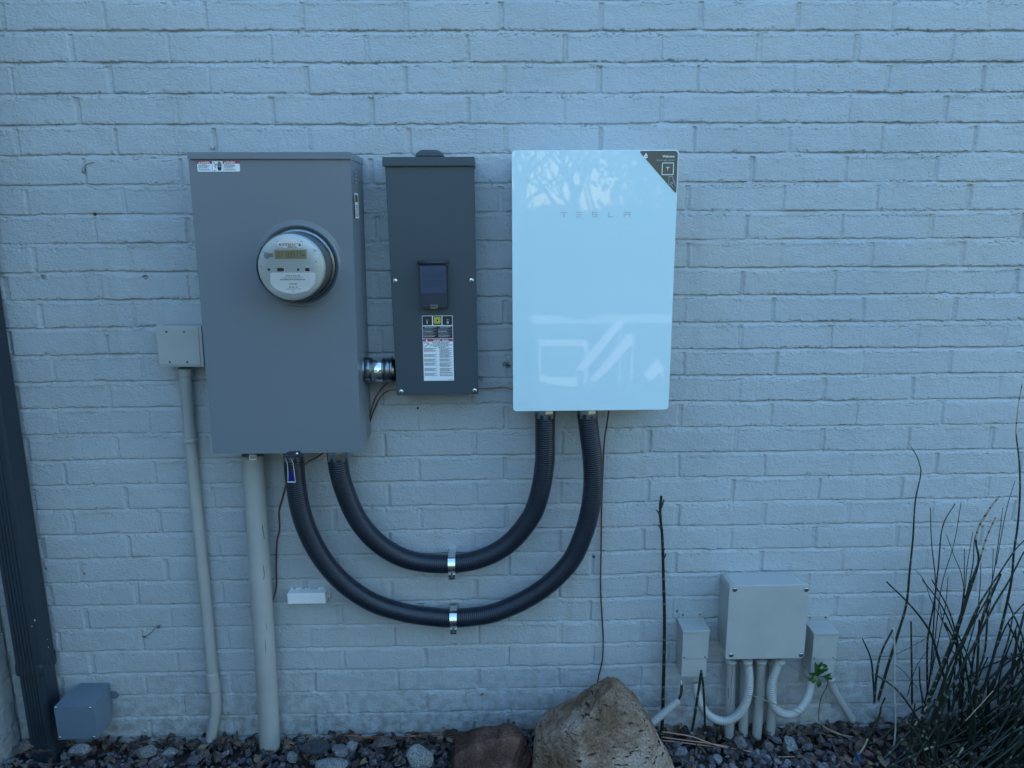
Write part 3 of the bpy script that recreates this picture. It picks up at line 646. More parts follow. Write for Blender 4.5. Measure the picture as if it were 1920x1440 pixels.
s.poly(M['paper'], rpoly([PX(1206, 297), PX(1208, 292), PX(1211, 286.2), PX(1214.5, 292.5), PX(1213.5, 296.5), PX(1210.5, 297.2)], 2, 3)); s.poly(M['olive'], circ(*PX(1211.3, 293.7), 1.3, 10), 2)
fr_ = [PX(1242, 305.5), PX(1263, 305.5), PX(1262, 327.5), PX(1241, 327.5)]; s.line(M['paper'], fr_+[fr_[0]], 1.8)
a0 = PX(1252, 317)[0]; b0_ = PX(1252, 317)[1]
s.line(M['paper'], [(a0-4.5, b0_+3.2), (a0-2, b0_+4.6), (a0+2, b0_+4.6), (a0+4.5, b0_+3.2)], 1.2).poly(M['paper'], [(a0-1.3, b0_+3.6), (a0+1.3, b0_+3.6), (a0, b0_-5.5)])
hd = [PX(1254, 331), PX(1261.5, 331), PX(1261.5, 344)]; s.line(M['emb'], [PX(1258, 347), PX(1253.5, 346), PX(1254, 331), PX(1261.5, 331), PX(1261.5, 338)], .9)
s.line(M['emb'], [PX(1262, 337), PX(1264, 339), PX(1266, 350)], .9).line(M['emb'], [PX(1262, 352), PX(1257, 343), PX(1258.5, 341.5), PX(1261, 344.5), PX(1262.5, 340)], .9)
mb.build('corner_sticker', gw, recalc=False)
# ------------------------------------------------------------------ flexible conduits, their fittings and clamps
def rib(r):
    return lambda s_, T: r*(1+.022*math.sin(2*PI*s_/6.2)) if 10 < s_ < T-10 else r
def hexnut(mb, m, x, d, z0, z1, r): return lathe(mb, m, (x, d, z0), 'z', [(r*.97, 0), (r, 1), (r, (z1-z0)*.6), (r*.93, z1-z0)], 8, smooth=False)
def dpath(pix, ds): return [W3(px, py, d) for (px, py), d in zip(pix, ds)]
outer = [(551, 861), (554, 900), (564, 958), (583, 1010), (612, 1058), (650, 1098), (700, 1130), (760, 1149), (815, 1157), (850, 1159), (890, 1156), (930, 1148), (985, 1124), (1030, 1094), (1070, 1052), (1093, 1004), (1106, 958), (1112, 910), (1111, 862), (1106, 820), (1101, 781)]
do = [112, 110, 104, 95, 82, 68, 56, 50, 46, 45, 46, 48, 53, 60, 70, 82, 90, 95, 98, 100, 100]
inner = [(633, 861), (640, 900), (663, 960), (694, 1004), (735, 1036), (782, 1053), (847, 1057), (905, 1046), (955, 1018), (995, 970), (1012, 925), (1021, 870), (1022, 820), (1022, 781)]
di = [105, 104, 92, 78, 62, 50, 46, 50, 60, 76, 88, 96, 100, 100]
for nm, pix, ds, lab in (('outer', outer, do, 'longer dark ribbed flexible conduit, the outer of the two loops under the gateway'), ('inner', inner, di, 'shorter dark ribbed flexible conduit, the inner of the two loops under the gateway')):
    P = dpath(pix, ds); t = thing('flexible_conduit', lab, 'conduit', P[len(P)//2], 'dark flexible conduits looping between the boxes')
    mb = MB(); P2 = [Vector(P[0])+Vector((0, 0, 6))]+[Vector(p) for p in P]+[Vector(P[-1])+Vector((0, 0, 8))]
    tube(mb, M['navy'], P2, rib(27.3), 28, 1.3); mb.build('sheath', t)
    for e, top in ((0, zB), (-1, z0)):
        x, d, z = P[e]; mb = MB(); hexnut(mb, M['zinc'], x, d, z-2, top-8, 29); lathe(mb, M['zinc'], (x, d, top-8), 'z', [(31, 0), (31, 5), (28, 7.9)], 24); mb.build('fitting', t)
for (px, py), d, rot_, lab in (((847.5, 1057), 46, 0, 'shiny metal strap clamp on the inner conduit loop, above the other clamp'), ((850.5, 1159), 45, 0, 'shiny metal strap clamp on the outer conduit loop, below the other clamp')):
    x, z = W(px, py, d); t = thing('conduit_clamp', lab, 'pipe clamp', (x, 0, z-40), 'strap clamps on the flexible conduits')
    mb = MB(); V = []; r = 29.0; nA = 26; wd = 10.5
    for i in range(nA+1):
        a = math.radians(100-212*i/nA)                       # from the wall over the top, round the front, to the underside
        for rr in (r, r-1.4):
            for xx in (-wd, wd): V.append((x+xx, d+rr*math.cos(a), z+rr*math.sin(a)))
    Fc = []
    for i in range(nA):
        b = i*4; Fc += [(b, b+4, b+5, b+1), (b+2, b+3, b+7, b+6), (b, b+2, b+6, b+4), (b+1, b+5, b+7, b+3)]
    mb.add(V, Fc+[(0, 1, 3, 2), (nA*4, nA*4+2, nA*4+3, nA*4+1)], M['bright'], True)
    box(mb, M['bright'], x-wd, x+wd, 1, d-8, z+r-3, z+r-1.4); box(mb, M['bright'], x-wd, x+wd, d+10, d+24, z-r+4, z-r+5.6)
    mb.build('strap', t, autosm=True)
    mb = MB(); yb = d+24; tube(mb, M['bright'], [(x, yb, z-r-3), (x, yb, z-6)], 2.3, 12, 4); lathe(mb, M['bright'], (x, yb, z-8), 'z', [(4.5, 0), (5, 3), (3, 6), (1, 7)], 12)
    mb.build('bolt', t); mb = MB(); box(mb, M['black'], x-9, x+9, yb-7, yb+5, z-r-7, z-r-1.4, 1); mb.build('nut', t)
    mb = MB(); box(mb, M['zinc'], x-9, x+9, 0, yb+7, z-r-1.2, z-r+.6); mb.build('base_plate', t)
# ------------------------------------------------------------------ rigid conduits on the left
t = thing('junction_box', 'small square grey junction box fixed above a conduit left of the meter cabinet', 'junction box', (-850, 0, 1196))
D = 72.0; cs = [W(*p, D) for p in ((298.5, 688), (383, 688), (377, 611.5), (290, 611.5))]
bk = [W(*p, 0) for p in ((318, 680), (386, 680), (380.5, 604), (312, 604))]
mb = MB(); prism(mb, M['pvcb'], cs, 0, D, 2.0, 2, back=[(cs[0][0]+3, cs[0][1]+2), (cs[1][0]-3, cs[1][1]+2), (cs[2][0]-3, cs[2][1]-2), (cs[3][0]+3, cs[3][1]-2)]); mb.build('box_body', t, autosm=True)
mb = MB(); prism(mb, M['pvcb'], [(x+(3 if i in (0, 3) else -8), z+(6 if i in (0, 1) else -4)) for i, (x, z) in enumerate(cs)], D, D+2.5, 1.2); mb.build('cover_plate', t, autosm=True)
for px, py in ((312, 622), (345, 622), (318.5, 678.5), (351.5, 678.5)): x, z = W(px, py, D+2); screw(t, x, z, D+2.5, 3, M['zinc'], stand=1)
def rconduit(name, lab, pix, ds, r, collars, m=M['pvc'], group=None, cat='conduit', n=28, part='pipe', cracks=()):
    P = [W3(px, py, d) for (px, py), d in zip(pix, ds)]; t = thing(name, lab, cat, P[-1], group)
    mb = MB(); tube(mb, m, P, r, n, 12); mb.build(part, t)
    for px, py, d, L, rr in collars:
        x, z = W(px, py, d); mb = MB()
        # collar follows the local direction of the pipe
        bi = min(range(len(P)-1), key=lambda i: abs((P[i][2]+P[i+1][2])/2-z)); dv = (Vector(P[bi+1])-Vector(P[bi])).normalized(); c = Vector((x, d, z))
        tube(mb, m, [c-dv*L/2, c, c+dv*L/2], lambda s_, T, rr=rr: rr if 1.5 < s_ < T-1.5 else rr-1.2, n, 1.4); mb.build('coupling', t)
    for k, pts in enumerate(cracks):
        mb = MB(); Q = []
        for px, py, d in pts: x, z = W(px, py, d); Q.append((x, d, z))
        tube(mb, M['crack'], Q, .75, 5, 4); mb.build('crack', t)
    return t
rconduit('rigid_conduit', 'thin grey conduit running down from the small square junction box to the gravel', [(347, 690), (351, 750), (356, 820), (366, 930), (377, 1040), (388, 1150), (396, 1240), (402, 1290), (404, 1330), (399, 1365), (395, 1392)], [36, 30, 27, 25, 25, 24, 23, 24, 24, 24, 24], 16.5, [(347.5, 697, 34, 22, 19.5), (357, 825, 27, 10, 19), (399, 1277, 24, 62, 19.5)])
cr = [(492, 985, 82), (494, 1000, 82), (496, 1010, 82)], [(493, 1058, 82), (495.5, 1078, 82.5), (492, 1100, 82.5), (493, 1130, 82.5), (491, 1160, 82.5), (494, 1180, 82.5), (498, 1210, 82.5), (496, 1235, 82)], [(487, 1105, 81), (489, 1130, 82), (492, 1155, 82)], [(483, 1140, 80), (486, 1152, 81)], [(497, 1160, 82), (500, 1178, 80), (501, 1200, 79)]
rconduit('rigid_conduit', 'thick grey conduit running from under the meter cabinet down to the gravel, with cracked paint', [(474, 852), (477, 900), (483, 1000), (489, 1100), (495, 1200), (501, 1300), (506.5, 1402)], [58]*4+[55, 52, 50], 30.5, [], cracks=cr)
x, z = W(474, 860, 58); par = bpy.data.objects['rigid_conduit.001']
mb = MB(); lathe(mb, M['zinc'], (x, 58, zB-26), 'z', [(33, 0), (35, 2), (35, 18), (37, 19), (37, 26)], 32); mb.build('hub_fitting', par)
mb = MB(); x, z = W(474, 857, 96); prism(mb, M['paper'], rrect(x-11, x+9, z-9, z+6, 1.5, 2), 91, 94)
for i in range(6): frect(mb, M['ink'], x-8+i*2.7, x-8+i*2.7+(1.6 if i % 2 else .9), z-6, z+4, 94.2)
mb.build('hub_label', par, recalc=False)
# ------------------------------------------------------------------ downspout
t = thing('downspout', 'dark blue-grey corrugated downspout in the left corner of the walls', 'downspout', (-1400, 0, 0))
def spout(zz0, zz1, xa, xb, da, db, seed=0):
    pts = []; r = 12                                         # ribbed rectangular section (x,d)
    def side_(ax, ay, bx, by, ribs):
        nx_, ny_ = (by-ay), -(bx-ax); L = math.hypot(nx_, ny_); nx_, ny_ = nx_/L, ny_/L
        for i in range(1, 60):
            u = i/60; dd = 0
            for c in ribs:
                if abs(u-c) < .035: dd = -3.0*(.5+.5*math.cos((u-c)/.035*PI))
            pts.append((ax+(bx-ax)*u+nx_*dd, ay+(by-ay)*u+ny_*dd))
    side_(xa+r, db, xb-r, db, [])                            # placeholder order fixed below
    return pts
def sect(xa, xb, da, db):
    r = 11; P = []
    def run(p, q_, inward, ribs):
        for i in range(61):
            u = i/60; dd = sum(3.2*(.5+.5*math.cos((u-c)/.045*PI)) for c in ribs if abs(u-c) < .045)
            P.append((p[0]+(q_[0]-p[0])*u+inward[0]*dd, p[1]+(q_[1]-p[1])*u+inward[1]*dd))
    def corner(cx, cy, a0):
        for i in range(1, 6): a = math.radians(a0-90*i/6); P.append((cx+r*math.cos(a), cy+r*math.sin(a)))
    run((xa+r, db), (xb-r, db), (0, -1), [.10, .27, .44, .61, .78]); corner(xb-r, db-r, 90)
    run((xb, db-r), (xb, da+r), (-1, 0), []); corner(xb-r, da+r, 0)
    run((xb-r, da), (xa+r, da), (0, 1), []); corner(xa+r, da+r, -90)
    run((xa, da+r), (xa, db-r), (1, 0), []); corner(xa+r, db-r, 180); return P
def extr(mb, m, P, za, zb, shift=(0, 0), smooth=True):
    n = len(P); V = [(x, d, za) for x, d in P]+[(x+shift[0], d+shift[1], zb) for x, d in P]
    mb.add(V, [(i, (i+1) % n, n+(i+1) % n, n+i) for i in range(n)], m, smooth); return mb
spx = -1337
mb = MB(); extr(mb, M['spout'], sect(spx-78, spx, 14, 90), 300, 2745, (4, 0)); mb.build('upper_pipe', t, autosm=True)
mb = MB(); extr(mb, M['spout'], sect(spx-75, spx-3, 17, 87), -20, 306); mb.build('lower_pipe', t, autosm=True)
mb = MB(); P = sect(spx-80, spx+2, 12, 92); P = [(x, d) for x, d in P]
rr_ = random.Random(2); nP = len(P); V = []
for j in range(5):
    for i, (x, d) in enumerate(P):
        k = (1.5 if j in (0, 4) else 0)+(1.2*math.sin(i*.35+j)); V.append((x+(-k if x > spx-39 else k)*.6, d-k*.6, 286+j*9+4*math.sin(i*.05)))
mb.add(V, [(j*nP+i, j*nP+(i+1) % nP, (j+1)*nP+(i+1) % nP, (j+1)*nP+i) for j in range(4) for i in range(nP)], M['spout'], True); mb.build('collar', t)
for px, py, s_ in ((64, 1165, 3.5), (59, 1176, 2.2), (90, 1215, 2), (88, 1200, 1.5)):
    x, z = W(px, py, 92); mb = MB(); flat(mb, M['whiteplast'], [(x, z), (x+s_, z+s_*.6), (x+s_*.8, z+s_*1.9), (x+s_*.2, z+s_*1.5)], 91.2); mb.build('paint_chip', t, recalc=False)
# ------------------------------------------------------------------ grey metal box at the foot of the left corner
D = 122.0
cs = [W(*p, D) for p in ((109, 1386.5), (182, 1386.5), (174.5, 1324), (101, 1324))]
t = thing('junction_box', 'deep grey metal junction box low in the left corner, beside the downspout foot', 'junction box', ((cs[0][0]+cs[1][0])/2, 0, cs[0][1]))
x0_, x1_, z0_, z1_ = cs[3][0], cs[2][0], cs[0][1], cs[2][1]
mb = MB(); prism(mb, M['metalbox'], [(x0_, z0_), (x1_, z0_), (x1_, z1_), (x0_, z1_)], 40, D-6.5, .6, back=[(x0_, z0_), (x1_, z0_), (x1_, z1_), (x0_, z1_)])
ch = 12; prism(mb, M['metalbox'], [(x0_+1, z0_+1), (x1_-1, z0_+1), (x1_-1, z1_-1), (x0_+1, z1_-1)], 0, 60, 0, back=[(x0_+1+ch, z0_+ch), (x1_-1-ch, z0_+ch), (x1_-1-ch, z1_-1-4), (x0_+1+ch, z1_-1-4)])
mb.build('box_body', t, autosm=True)
mb = MB(); prism(mb, M['crack'], rrect(x0_+.5, x1_-.5, z0_+.5, z1_-.5, 2, 2), D-6.5, D-4.5); mb.build('seam_shade', t); mb = MB(); prism(mb, M['metalbox'], rrect(x0_-1.6, x1_+1.6, z0_-1.6, z1_+1.6, 3, 3), D-4.5, D, 1); mb.build('cover_plate', t, autosm=True)  # dark plate under the cover stands in for shade in the seam gap
zc = (z0_+z1_)/2+8
for sx_ in (-1, 1):
    mb = MB(); xx = x1_ if sx_ > 0 else x0_; prism(mb, M['metalbox'], rpoly([(xx-sx_*20, zc-12), (xx+sx_*4, zc-12), (xx+sx_*14, zc), (xx+sx_*4, zc+12), (xx-sx_*20, zc+12)], 4), 1, 4, .5); mb.build('mounting_ear', t)
for px, py in ((104.5, 1327.5), (168, 1327.5), (112, 1383), (175.5, 1382.5)): x, z = W(px, py, D); screw(t, x, z, D, 3.6, M['bright'], stand=1.4, slot=True)
# ------------------------------------------------------------------ white cable clip
x, z = W(575, 1117, 30)
t = thing('cable_cover', 'small white plastic cover fixed to the brick below the conduit loop', 'cable cover', (x, 0, z-15))
a, b = W(539, 1133, 34), W(611, 1113, 34)
mb = MB(); box(mb, M['whiteplast'], a[0], b[0]-2, 4, 34, a[1]-1, b[1]+1, 3, 3)
mb.build('cover', t, autosm=True)
mb = MB(); x0_, x1_ = a[0], b[0]; mb2 = MB()
for u0, u1 in ((.02, .1), (.17, .31), (.40, .47), (.5, .53), (.74, .88)): box(mb, M['whiteplast'], x0_+(x1_-x0_)*u0, x0_+(x1_-x0_)*u1, 0, 6, b[1]-8, b[1]+3, .8)
box(mb, M['whiteplast'], x0_, x1_, 0, 3, a[1]+2, b[1]-2, .5); mb.build('back_plate', t)
mb = MB(); tube(mb, M['whiteplast'], [(x1_-3, 6, b[1]-4), (x1_+5, 10, b[1]-8), (x1_+3, 8, a[1]+5)], 1.6, 8, 3); mb.build('end_tab', t)
# ------------------------------------------------------------------ copper wires
def wire(lab, pix, ds, r=2.1, m=None, name='copper_wire', cat='wire', n=8, group=None):
    mb = MB(); tube(mb, m or M['copper'], [W3(px, py, d) for (px, py), d in zip(pix, ds)], r, n, 6); return mb.build(name, None, lab, cat, group)
wire('bare copper wire curving from behind the meter cabinet up to the metal nipple', [(686, 812), (691, 793), (697, 765), (706, 742), (722, 722), (736, 713), (752, 708)], [20, 22, 30, 36, 38, 36, 30], 2.2)
wire('bare copper wire curving from behind the meter cabinet to the breaker enclosure foot', [(686, 815), (692, 795), (701, 770), (713, 745), (728, 733), (745, 731), (760, 731)], [16, 18, 26, 32, 34, 34, 34], 2.2)
wire('bare copper wire running between the breaker enclosure and the glossy white box', [(885, 728), (900, 728.5), (922, 728), (943, 726), (955, 728), (970, 734)], [20, 16, 12, 14, 18, 24], 2.2)
wire('bare copper wire hanging from under the glossy white box down behind the boulder', [(1142, 765), (1139, 790), (1133, 830), (1130, 900), (1128, 960), (1127, 1040), (1126, 1100), (1129, 1160), (1131, 1200), (1129, 1240), (1122, 1270), (1118, 1300)], [60, 40, 14, 6, 6, 6, 6, 7, 7, 8, 10, 14], 2.2)
wire('bare copper wire hanging from the cabinet past the thick grey conduit', [(610, 846), (596, 856), (578, 866), (560, 880), (540, 900), (529, 935), (523, 960), (524, 992), (519, 1016), (518, 1060), (518, 1101), (510, 1130)], [22, 18, 12, 8, 6, 6, 6, 7, 7, 7, 7, 10], 2.2)
wire('bare copper wire lying on the gravel along the wall foot, wavier of the two', [(598, 1388), (620, 1385), (645, 1380), (665, 1379), (690, 1384), (720, 1385), (770, 1380), (840, 1377), (900, 1372)], [30, 28, 26, 24, 26, 26, 22, 20, 18], 2.2)
wire('bare copper wire lying on the gravel along the wall foot, straighter of the two', [(655, 1386), (700, 1382), (760, 1381), (800, 1381), (860, 1382)], [34, 30, 24, 22, 22], 2.0)
for lab, pix in (('uppermost of three pale copper strands fanning out right of the boulder', [(1240, 1372), (1262, 1375), (1300, 1382), (1345, 1398), (1400, 1408), (1440, 1418), (1490, 1419)]), ('middle one of three pale copper strands fanning out right of the boulder', [(1240, 1382), (1270, 1386), (1330, 1394), (1390, 1405), (1430, 1416), (1470, 1428)]), ('lowest of three pale copper strands fanning out right of the boulder', [(1240, 1388), (1275, 1392), (1340, 1400), (1385, 1405), (1440, 1420), (1560, 1455)])):
    wire(lab, pix, [70, 78, 92, 100, 112, 125, 140][:len(pix)], 2.0, m=mat('pale_copper', (.46, .26, .17), .4, metal=.4))
# ------------------------------------------------------------------ grey junction boxes at the right
D = 104.0
cs = [W(*p, D) for p in ((1362, 1236), (1510, 1236), (1518, 1097), (1369, 1097))]
t = thing('junction_box', 'large square grey plastic junction box with four cover screws, low on the wall at right', 'junction box', ((cs[0][0]+cs[1][0])/2, 0, cs[0][1]), 'grey plastic junction boxes at right')
x0_, x1_, z0_, z1_ = cs[3][0], cs[2][0], cs[0][1], cs[2][1]
bkx0, bkz1 = W(1351, 1082, 0); ch = 14
body = [(x0_+3, z0_+3), (x1_-3, z0_+3), (x1_-3, z1_-3), (x0_+3, z1_-3)]
mb = MB(); o8 = rpoly(body, 15, 2); prism(mb, M['pvcb'], o8, 0, D-8, 0, back=[(x0_+4+(x-x0_-3)*.972, z0_+4+(z-z0_-3)*.972) for x, z in o8]); mb.build('box_body', t, autosm=True)
mb = MB(); prism(mb, M['pvcb'], rrect(x0_-1.5, x1_+1.5, z0_-1.5, z1_+1.5, 9, 5), D-10, D, 1.5, 2); mb.build('cover', t, autosm=True)
for px, py, rt in ((1378, 1105.5, .4), (1512, 1105.5, .9), (1371, 1228.5, .2), (1502.5, 1228, 1.2)):
    x, z = W(px, py, D); mb = MB(); lathe(mb, M['metalbox'], (x, D-.4, z), 'd', [(7.4, 0), (7.4, .6)], 20); mb.build('screw_recess', t); screw(t, x, z, D, 5.4, M['bright'], rot=rt, stand=1.2)
BIG = (x0_, x1_, z0_, z1_)
def smallbox(lab, px, D, split, holes):
    (a0, b0_), (a1, b1) = px; x0_, z0_ = W(*holes[0], D); x1_, z1_ = W(*holes[1], D)
    t = thing('junction_box', lab, 'junction box', ((x0_+x1_)/2, 0, z0_), 'grey plastic junction boxes at right')
    mb = MB(); box(mb, M['pvcb'], x0_+2, x1_-3, 0, D-2, z0_+3, z1_-3, 2); mb.build('box_body', t, autosm=True)
    mb = MB(); zs_ = z0_+(z1_-z0_)*split
    box(mb, M['pvcb'], x0_+1, x1_-3, D-4, D, z0_, zs_+4, 1)
    mb.build('lower_cover', t, autosm=True)
    mb = MB(); box(mb, M['pvcb'], x0_, x1_, D-6, D+3, zs_, z1_, 1.2); box(mb, M['pvcb'], x0_-1.5, x1_+1.5, 4, D+5, z1_-7, z1_+.6, 1.2); mb.build('upper_cover', t, autosm=True)
    for k in (.1, .88): screw(t, x0_+(x1_-x0_)*k, zs_+5, D+3, 2.6, M['zinc'], stand=.8, slot=False)
    mb = MB(); box(mb, M['pvcb'], x0_+6, x1_+2, 0, 3, z1_-4, z1_+16, 1); mb.build('mounting_flange', t)
    for k in (.15, .85): screw(t, x0_+6+(x1_-x0_-4)*k, z1_+9, 3, 3.4, M['zinc'], stand=1.5, slot=False)
    return t, (x0_, x1_, z0_, z1_)
tL, bL = smallbox('small grey junction box standing left of the large square one', ((0, 0), (0, 0)), 76.0, .40, ((1276.5, 1269.5), (1330, 1181)))
tR, bR = smallbox('small grey junction box standing right of the large square one, half covered by green leaves', ((0, 0), (0, 0)), 72.0, .40, ((1518.5, 1268.5), (1571.5, 1185)))
def adaptor(parent, x, d, z, r=17, h=14):
    mb = MB(); lathe(mb, M['pvc'], (x, d, z-h), 'z', [(r-3, 0), (r, 2), (r, h)], 24); mb.build('conduit_adaptor', parent)
big = bpy.data.objects.get('junction_box.002')
G2 = 'grey conduits under the right-hand junction boxes'
r1 = 14.0
def under(lab, pix, ds, r, cracks=(), flexi=None, top=True):
    P = [W3(px, py, d) for (px, py), d in zip(pix, ds)]; t = thing('plastic_conduit' if not flexi else 'flexible_conduit', lab, 'conduit', P[-1], G2)
    mb = MB(); 
    if flexi:
        lo, hi = flexi
        tube(mb, M['pvc'], P, lambda s_, T: r*(1+(.085*math.sin(2*PI*s_/6.4) if lo < s_/T < hi else .01)), 22, 1.4)
    else: tube(mb, M['pvc'], P, r, 24, 10)
    mb.build('pipe', t)
    if top:
        x, d, z = P[0]; mb = MB(); lathe(mb, M['pvc'], (x, d, z-12), 'z', [(r, 0), (r+3.5, 2), (r+3.5, 14)], 24); mb.build('collar', t)
    for pts in cracks:
        mb = MB(); tube(mb, M['crack'], [W3(*q_) for q_ in pts], .7, 5, 4); mb.build('crack', t)
    return t
under('straight grey conduit under the large junction box, leftmost of four uprights', [(1371, 1237), (1369.5, 1290), (1368, 1345), (1366, 1386)], [46, 46, 44, 42], 14.5, cracks=[[(1372.5, 1240, 61), (1373, 1260, 61), (1370.5, 1285, 61), (1371, 1300, 60), (1368.5, 1325, 60)], [(1366, 1290, 61), (1366, 1310, 60)]])
under('grey upright conduit second from the left, behind the ribbed flexible one', [(1397, 1240), (1396, 1290), (1394.5, 1340), (1393, 1384)], [30, 30, 30, 32], 14.5)
under('straight grey conduit under the large junction box, third upright from the left', [(1427, 1237), (1425, 1290), (1421.5, 1340), (1418.5, 1384)], [48, 48, 47, 46], 14.5)
under('straight grey conduit under the large junction box, rightmost of the four uprights', [(1449, 1240), (1448, 1290), (1446, 1340), (1444, 1380)], [30, 30, 30, 32], 14.5)
under('grey ribbed flexible conduit looping from the left small box up to the large junction box', [(1401, 1238), (1404, 1262), (1404, 1290), (1398, 1318), (1384, 1340), (1364, 1351), (1343, 1349), (1325, 1337), (1313, 1318), (1307, 1298), (1304, 1280)], [72, 76, 82, 86, 86, 84, 80, 74, 66, 56, 46], 12.5, flexi=(.04, .62))
under('grey ribbed flexible conduit looping from the large junction box to the right small box', [(1462, 1238), (1455, 1255), (1447, 1280), (1446, 1305), (1452, 1325), (1466, 1337), (1485, 1338), (1502, 1327), (1514, 1307), (1519, 1288), (1521, 1272)], [70, 76, 84, 86, 86, 84, 80, 72, 62, 52, 46], 12.5, flexi=(.12, .45))
under('grey conduit slanting down to the right from the right small junction box', [(1557, 1270), (1560, 1285), (1572, 1308), (1586, 1330), (1600, 1352)], [44, 42, 40, 38, 34], 11.5)
adaptor(tL, (bL[0]+bL[1])/2-20, 40, bL[2]+2, 18, 14); adaptor(tL, (bL[0]+bL[1])/2+8, 44, bL[2]+2, 16, 14); adaptor(tR, bR[0]+12, 44, bR[2]+2, 17, 16)
P = [(1229, 1350), (1240, 1341), (1255, 1328), (1273, 1313)]
tf = thing('flexible_conduit', 'short cut end of grey ribbed flexible conduit beside the boulder, with black wires coming out', 'conduit', W3(1250, 1340, 60), G2)
mb = MB(); tube(mb, M['pvc'], [W3(px, py, d) for (px, py), d in zip([(1215, 1362)]+P, (80, 74, 68, 60, 50))], lambda s_, T: 11.8*(1+.09*math.sin(2*PI*s_/6.4)), 20, 1.4); mb.build('sheath', tf)
for k, (o1, o2) in enumerate(((0, 0), (2.5, 1.5))):
    mb = MB(); tube(mb, M['blk_ins'], [W3(1264+o1, 1320, 54), W3(1273+o1, 1308, 50), W3(1276+o1, 1298+o2, 47), W3(1277+o1, 1284, 44)], 2.0, 8, 4); mb.build('black_wire', tf)
mb = MB(); tube(mb, M['whiteplast'], [W3(1278, 1285, 44), W3(1277.5, 1276, 43)], 1.6, 8, 4); mb.build('white_wire', tf)
# ------------------------------------------------------------------ ground
def sheet(name, m, x0, x1, y0, y1, z, kind='structure'):
    me = bpy.data.meshes.new(name); me.from_pydata([(x0, y0, z), (x1, y0, z), (x1, y1, z), (x0, y1, z)], [], [(0, 1, 2, 3)]); me.materials.append(m)
    o = bpy.data.objects.new(name, me); C.objects.link(o); o['kind'] = kind; return o
grass_m = mat('lawn_grass', (.10, .10, .065), .9, var=.4, vscale=1.5, bump=20, bscale=30)
sheet('lawn', grass_m, -300, 300, -300, 60, -.075)
# planting bed soil: slightly uneven
xs = np.linspace(-1.5, 3.2, 150); ys = np.linspace(.02, -.95, 40); X, Y = np.meshgrid(xs, ys)
Zs = -.022+vnoise(X*9, Y*9, 3)*.010+vnoise(X*30, Y*30, 4)*.004+np.clip((X-1.05)*.05, 0, .03)-np.clip((-Y-.6)*.15, 0, .06)
me = bpy.data.meshes.new('planting_bed'); i = np.arange(X.size).reshape(X.shape)
me.from_pydata(np.stack([X, Y, Zs], -1).reshape(-1, 3).tolist(), [], np.stack([i[:-1, :-1], i[1:, :-1], i[1:, 1:], i[:-1, 1:]], -1).reshape(-1, 4).tolist())
me.materials.append(M['soil']); o = bpy.data.objects.new('planting_bed', me); C.objects.link(o); o['kind'] = 'structure'
def ico(sub):
    bm = bmesh.new(); bmesh.ops.create_icosphere(bm, subdivisions=sub, radius=1); bm.verts.index_update()
    v = np.array([q.co[:] for q in bm.verts]); f = np.array([[q.index for q in p.verts] for p in bm.faces]); bm.free(); return v, f
ICO3 = ico(3); ICO5 = ico(7); ICO4 = ico(4)
def chip(v, r, nplanes=12, lo=.55, hi=.9, sc=(1, 1, 1)):
    v = v.copy(); 
    for _ in range(nplanes):
        n = r.normal(size=3); n /= np.linalg.norm(n); h = r.uniform(lo, hi); d = v@n; k = d > h; v[k] -= np.outer(d[k]-h, n)
    return v*np.array(sc)
stone_m = bpy.data.materials.new('granite_chips'); stone_m.use_nodes = True
def stone_nodes(m, colattr=None, base=None, bumpd=.0012, bs=260, spots=True):
    N = m.node_tree.nodes; L = m.node_tree.links; b = N['Principled BSDF']; b.inputs['Roughness'].default_value = .75; b.inputs['Specular IOR Level'].default_value = .35
    tc = N.new('ShaderNodeTexCoord')
    n = N.new('ShaderNodeTexNoise'); n.inputs['Scale'].default_value = bs; n.inputs['Detail'].default_value = 4; L.new(tc.outputs['Object'], n.inputs[0])
    r = N.new('ShaderNodeValToRGB'); r.color_ramp.elements[0].position = .36; r.color_ramp.elements[0].color = (.35, .35, .36, 1); r.color_ramp.elements[1].position = .66; r.color_ramp.elements[1].color = (1.35, 1.33, 1.3, 1); L.new(n.outputs[0], r.inputs[0])
    mx = N.new('ShaderNodeMix'); mx.data_type = 'RGBA'; mx.blend_type = 'MULTIPLY'; mx.inputs[0].default_value = 1
    a = N.new('ShaderNodeAttribute'); a.attribute_name = colattr; L.new(a.outputs['Color'], mx.inputs[6]); L.new(r.outputs[0], mx.inputs[7]); L.new(mx.outputs[2], b.inputs['Base Color'])
    bp = N.new('ShaderNodeBump'); bp.inputs['Distance'].default_value = bumpd; L.new(n.outputs[0], bp.inputs['Height']); L.new(bp.outputs[0], b.inputs['Normal'])
stone_nodes(stone_m, 'tint')
VAR = [chip(ICO3[0], rng, 11, .42, .8, (1, rng.uniform(.6, .9), rng.uniform(.45, .75))) for _ in range(14)]
def rotm(r):
    q = r.normal(size=4); q /= np.linalg.norm(q); a, b, c, d = q
    return np.array([[1-2*(c*c+d*d), 2*(b*c-a*d), 2*(b*d+a*c)], [2*(b*c+a*d), 1-2*(b*b+d*d), 2*(c*d-a*b)], [2*(b*d-a*c), 2*(c*d+a*b), 1-2*(b*b+c*c)]])
PAL = np.array([.58, .54, .57])*np.array([(.20, .20, .21), (.26, .26, .26), (.15, .14, .15), (.20, .165, .16), (.30, .30, .29), (.13, .13, .145), (.22, .19, .18), (.34, .35, .35)])
def avoid(x, d):
    if 90 < x < 520 and 120 < d < 480: return True           # boulder
    if -150 < x < 100 and 100 < d < 330: return True
    return False
VV, FF, TT = [], [], []; nb = 0
placed = []
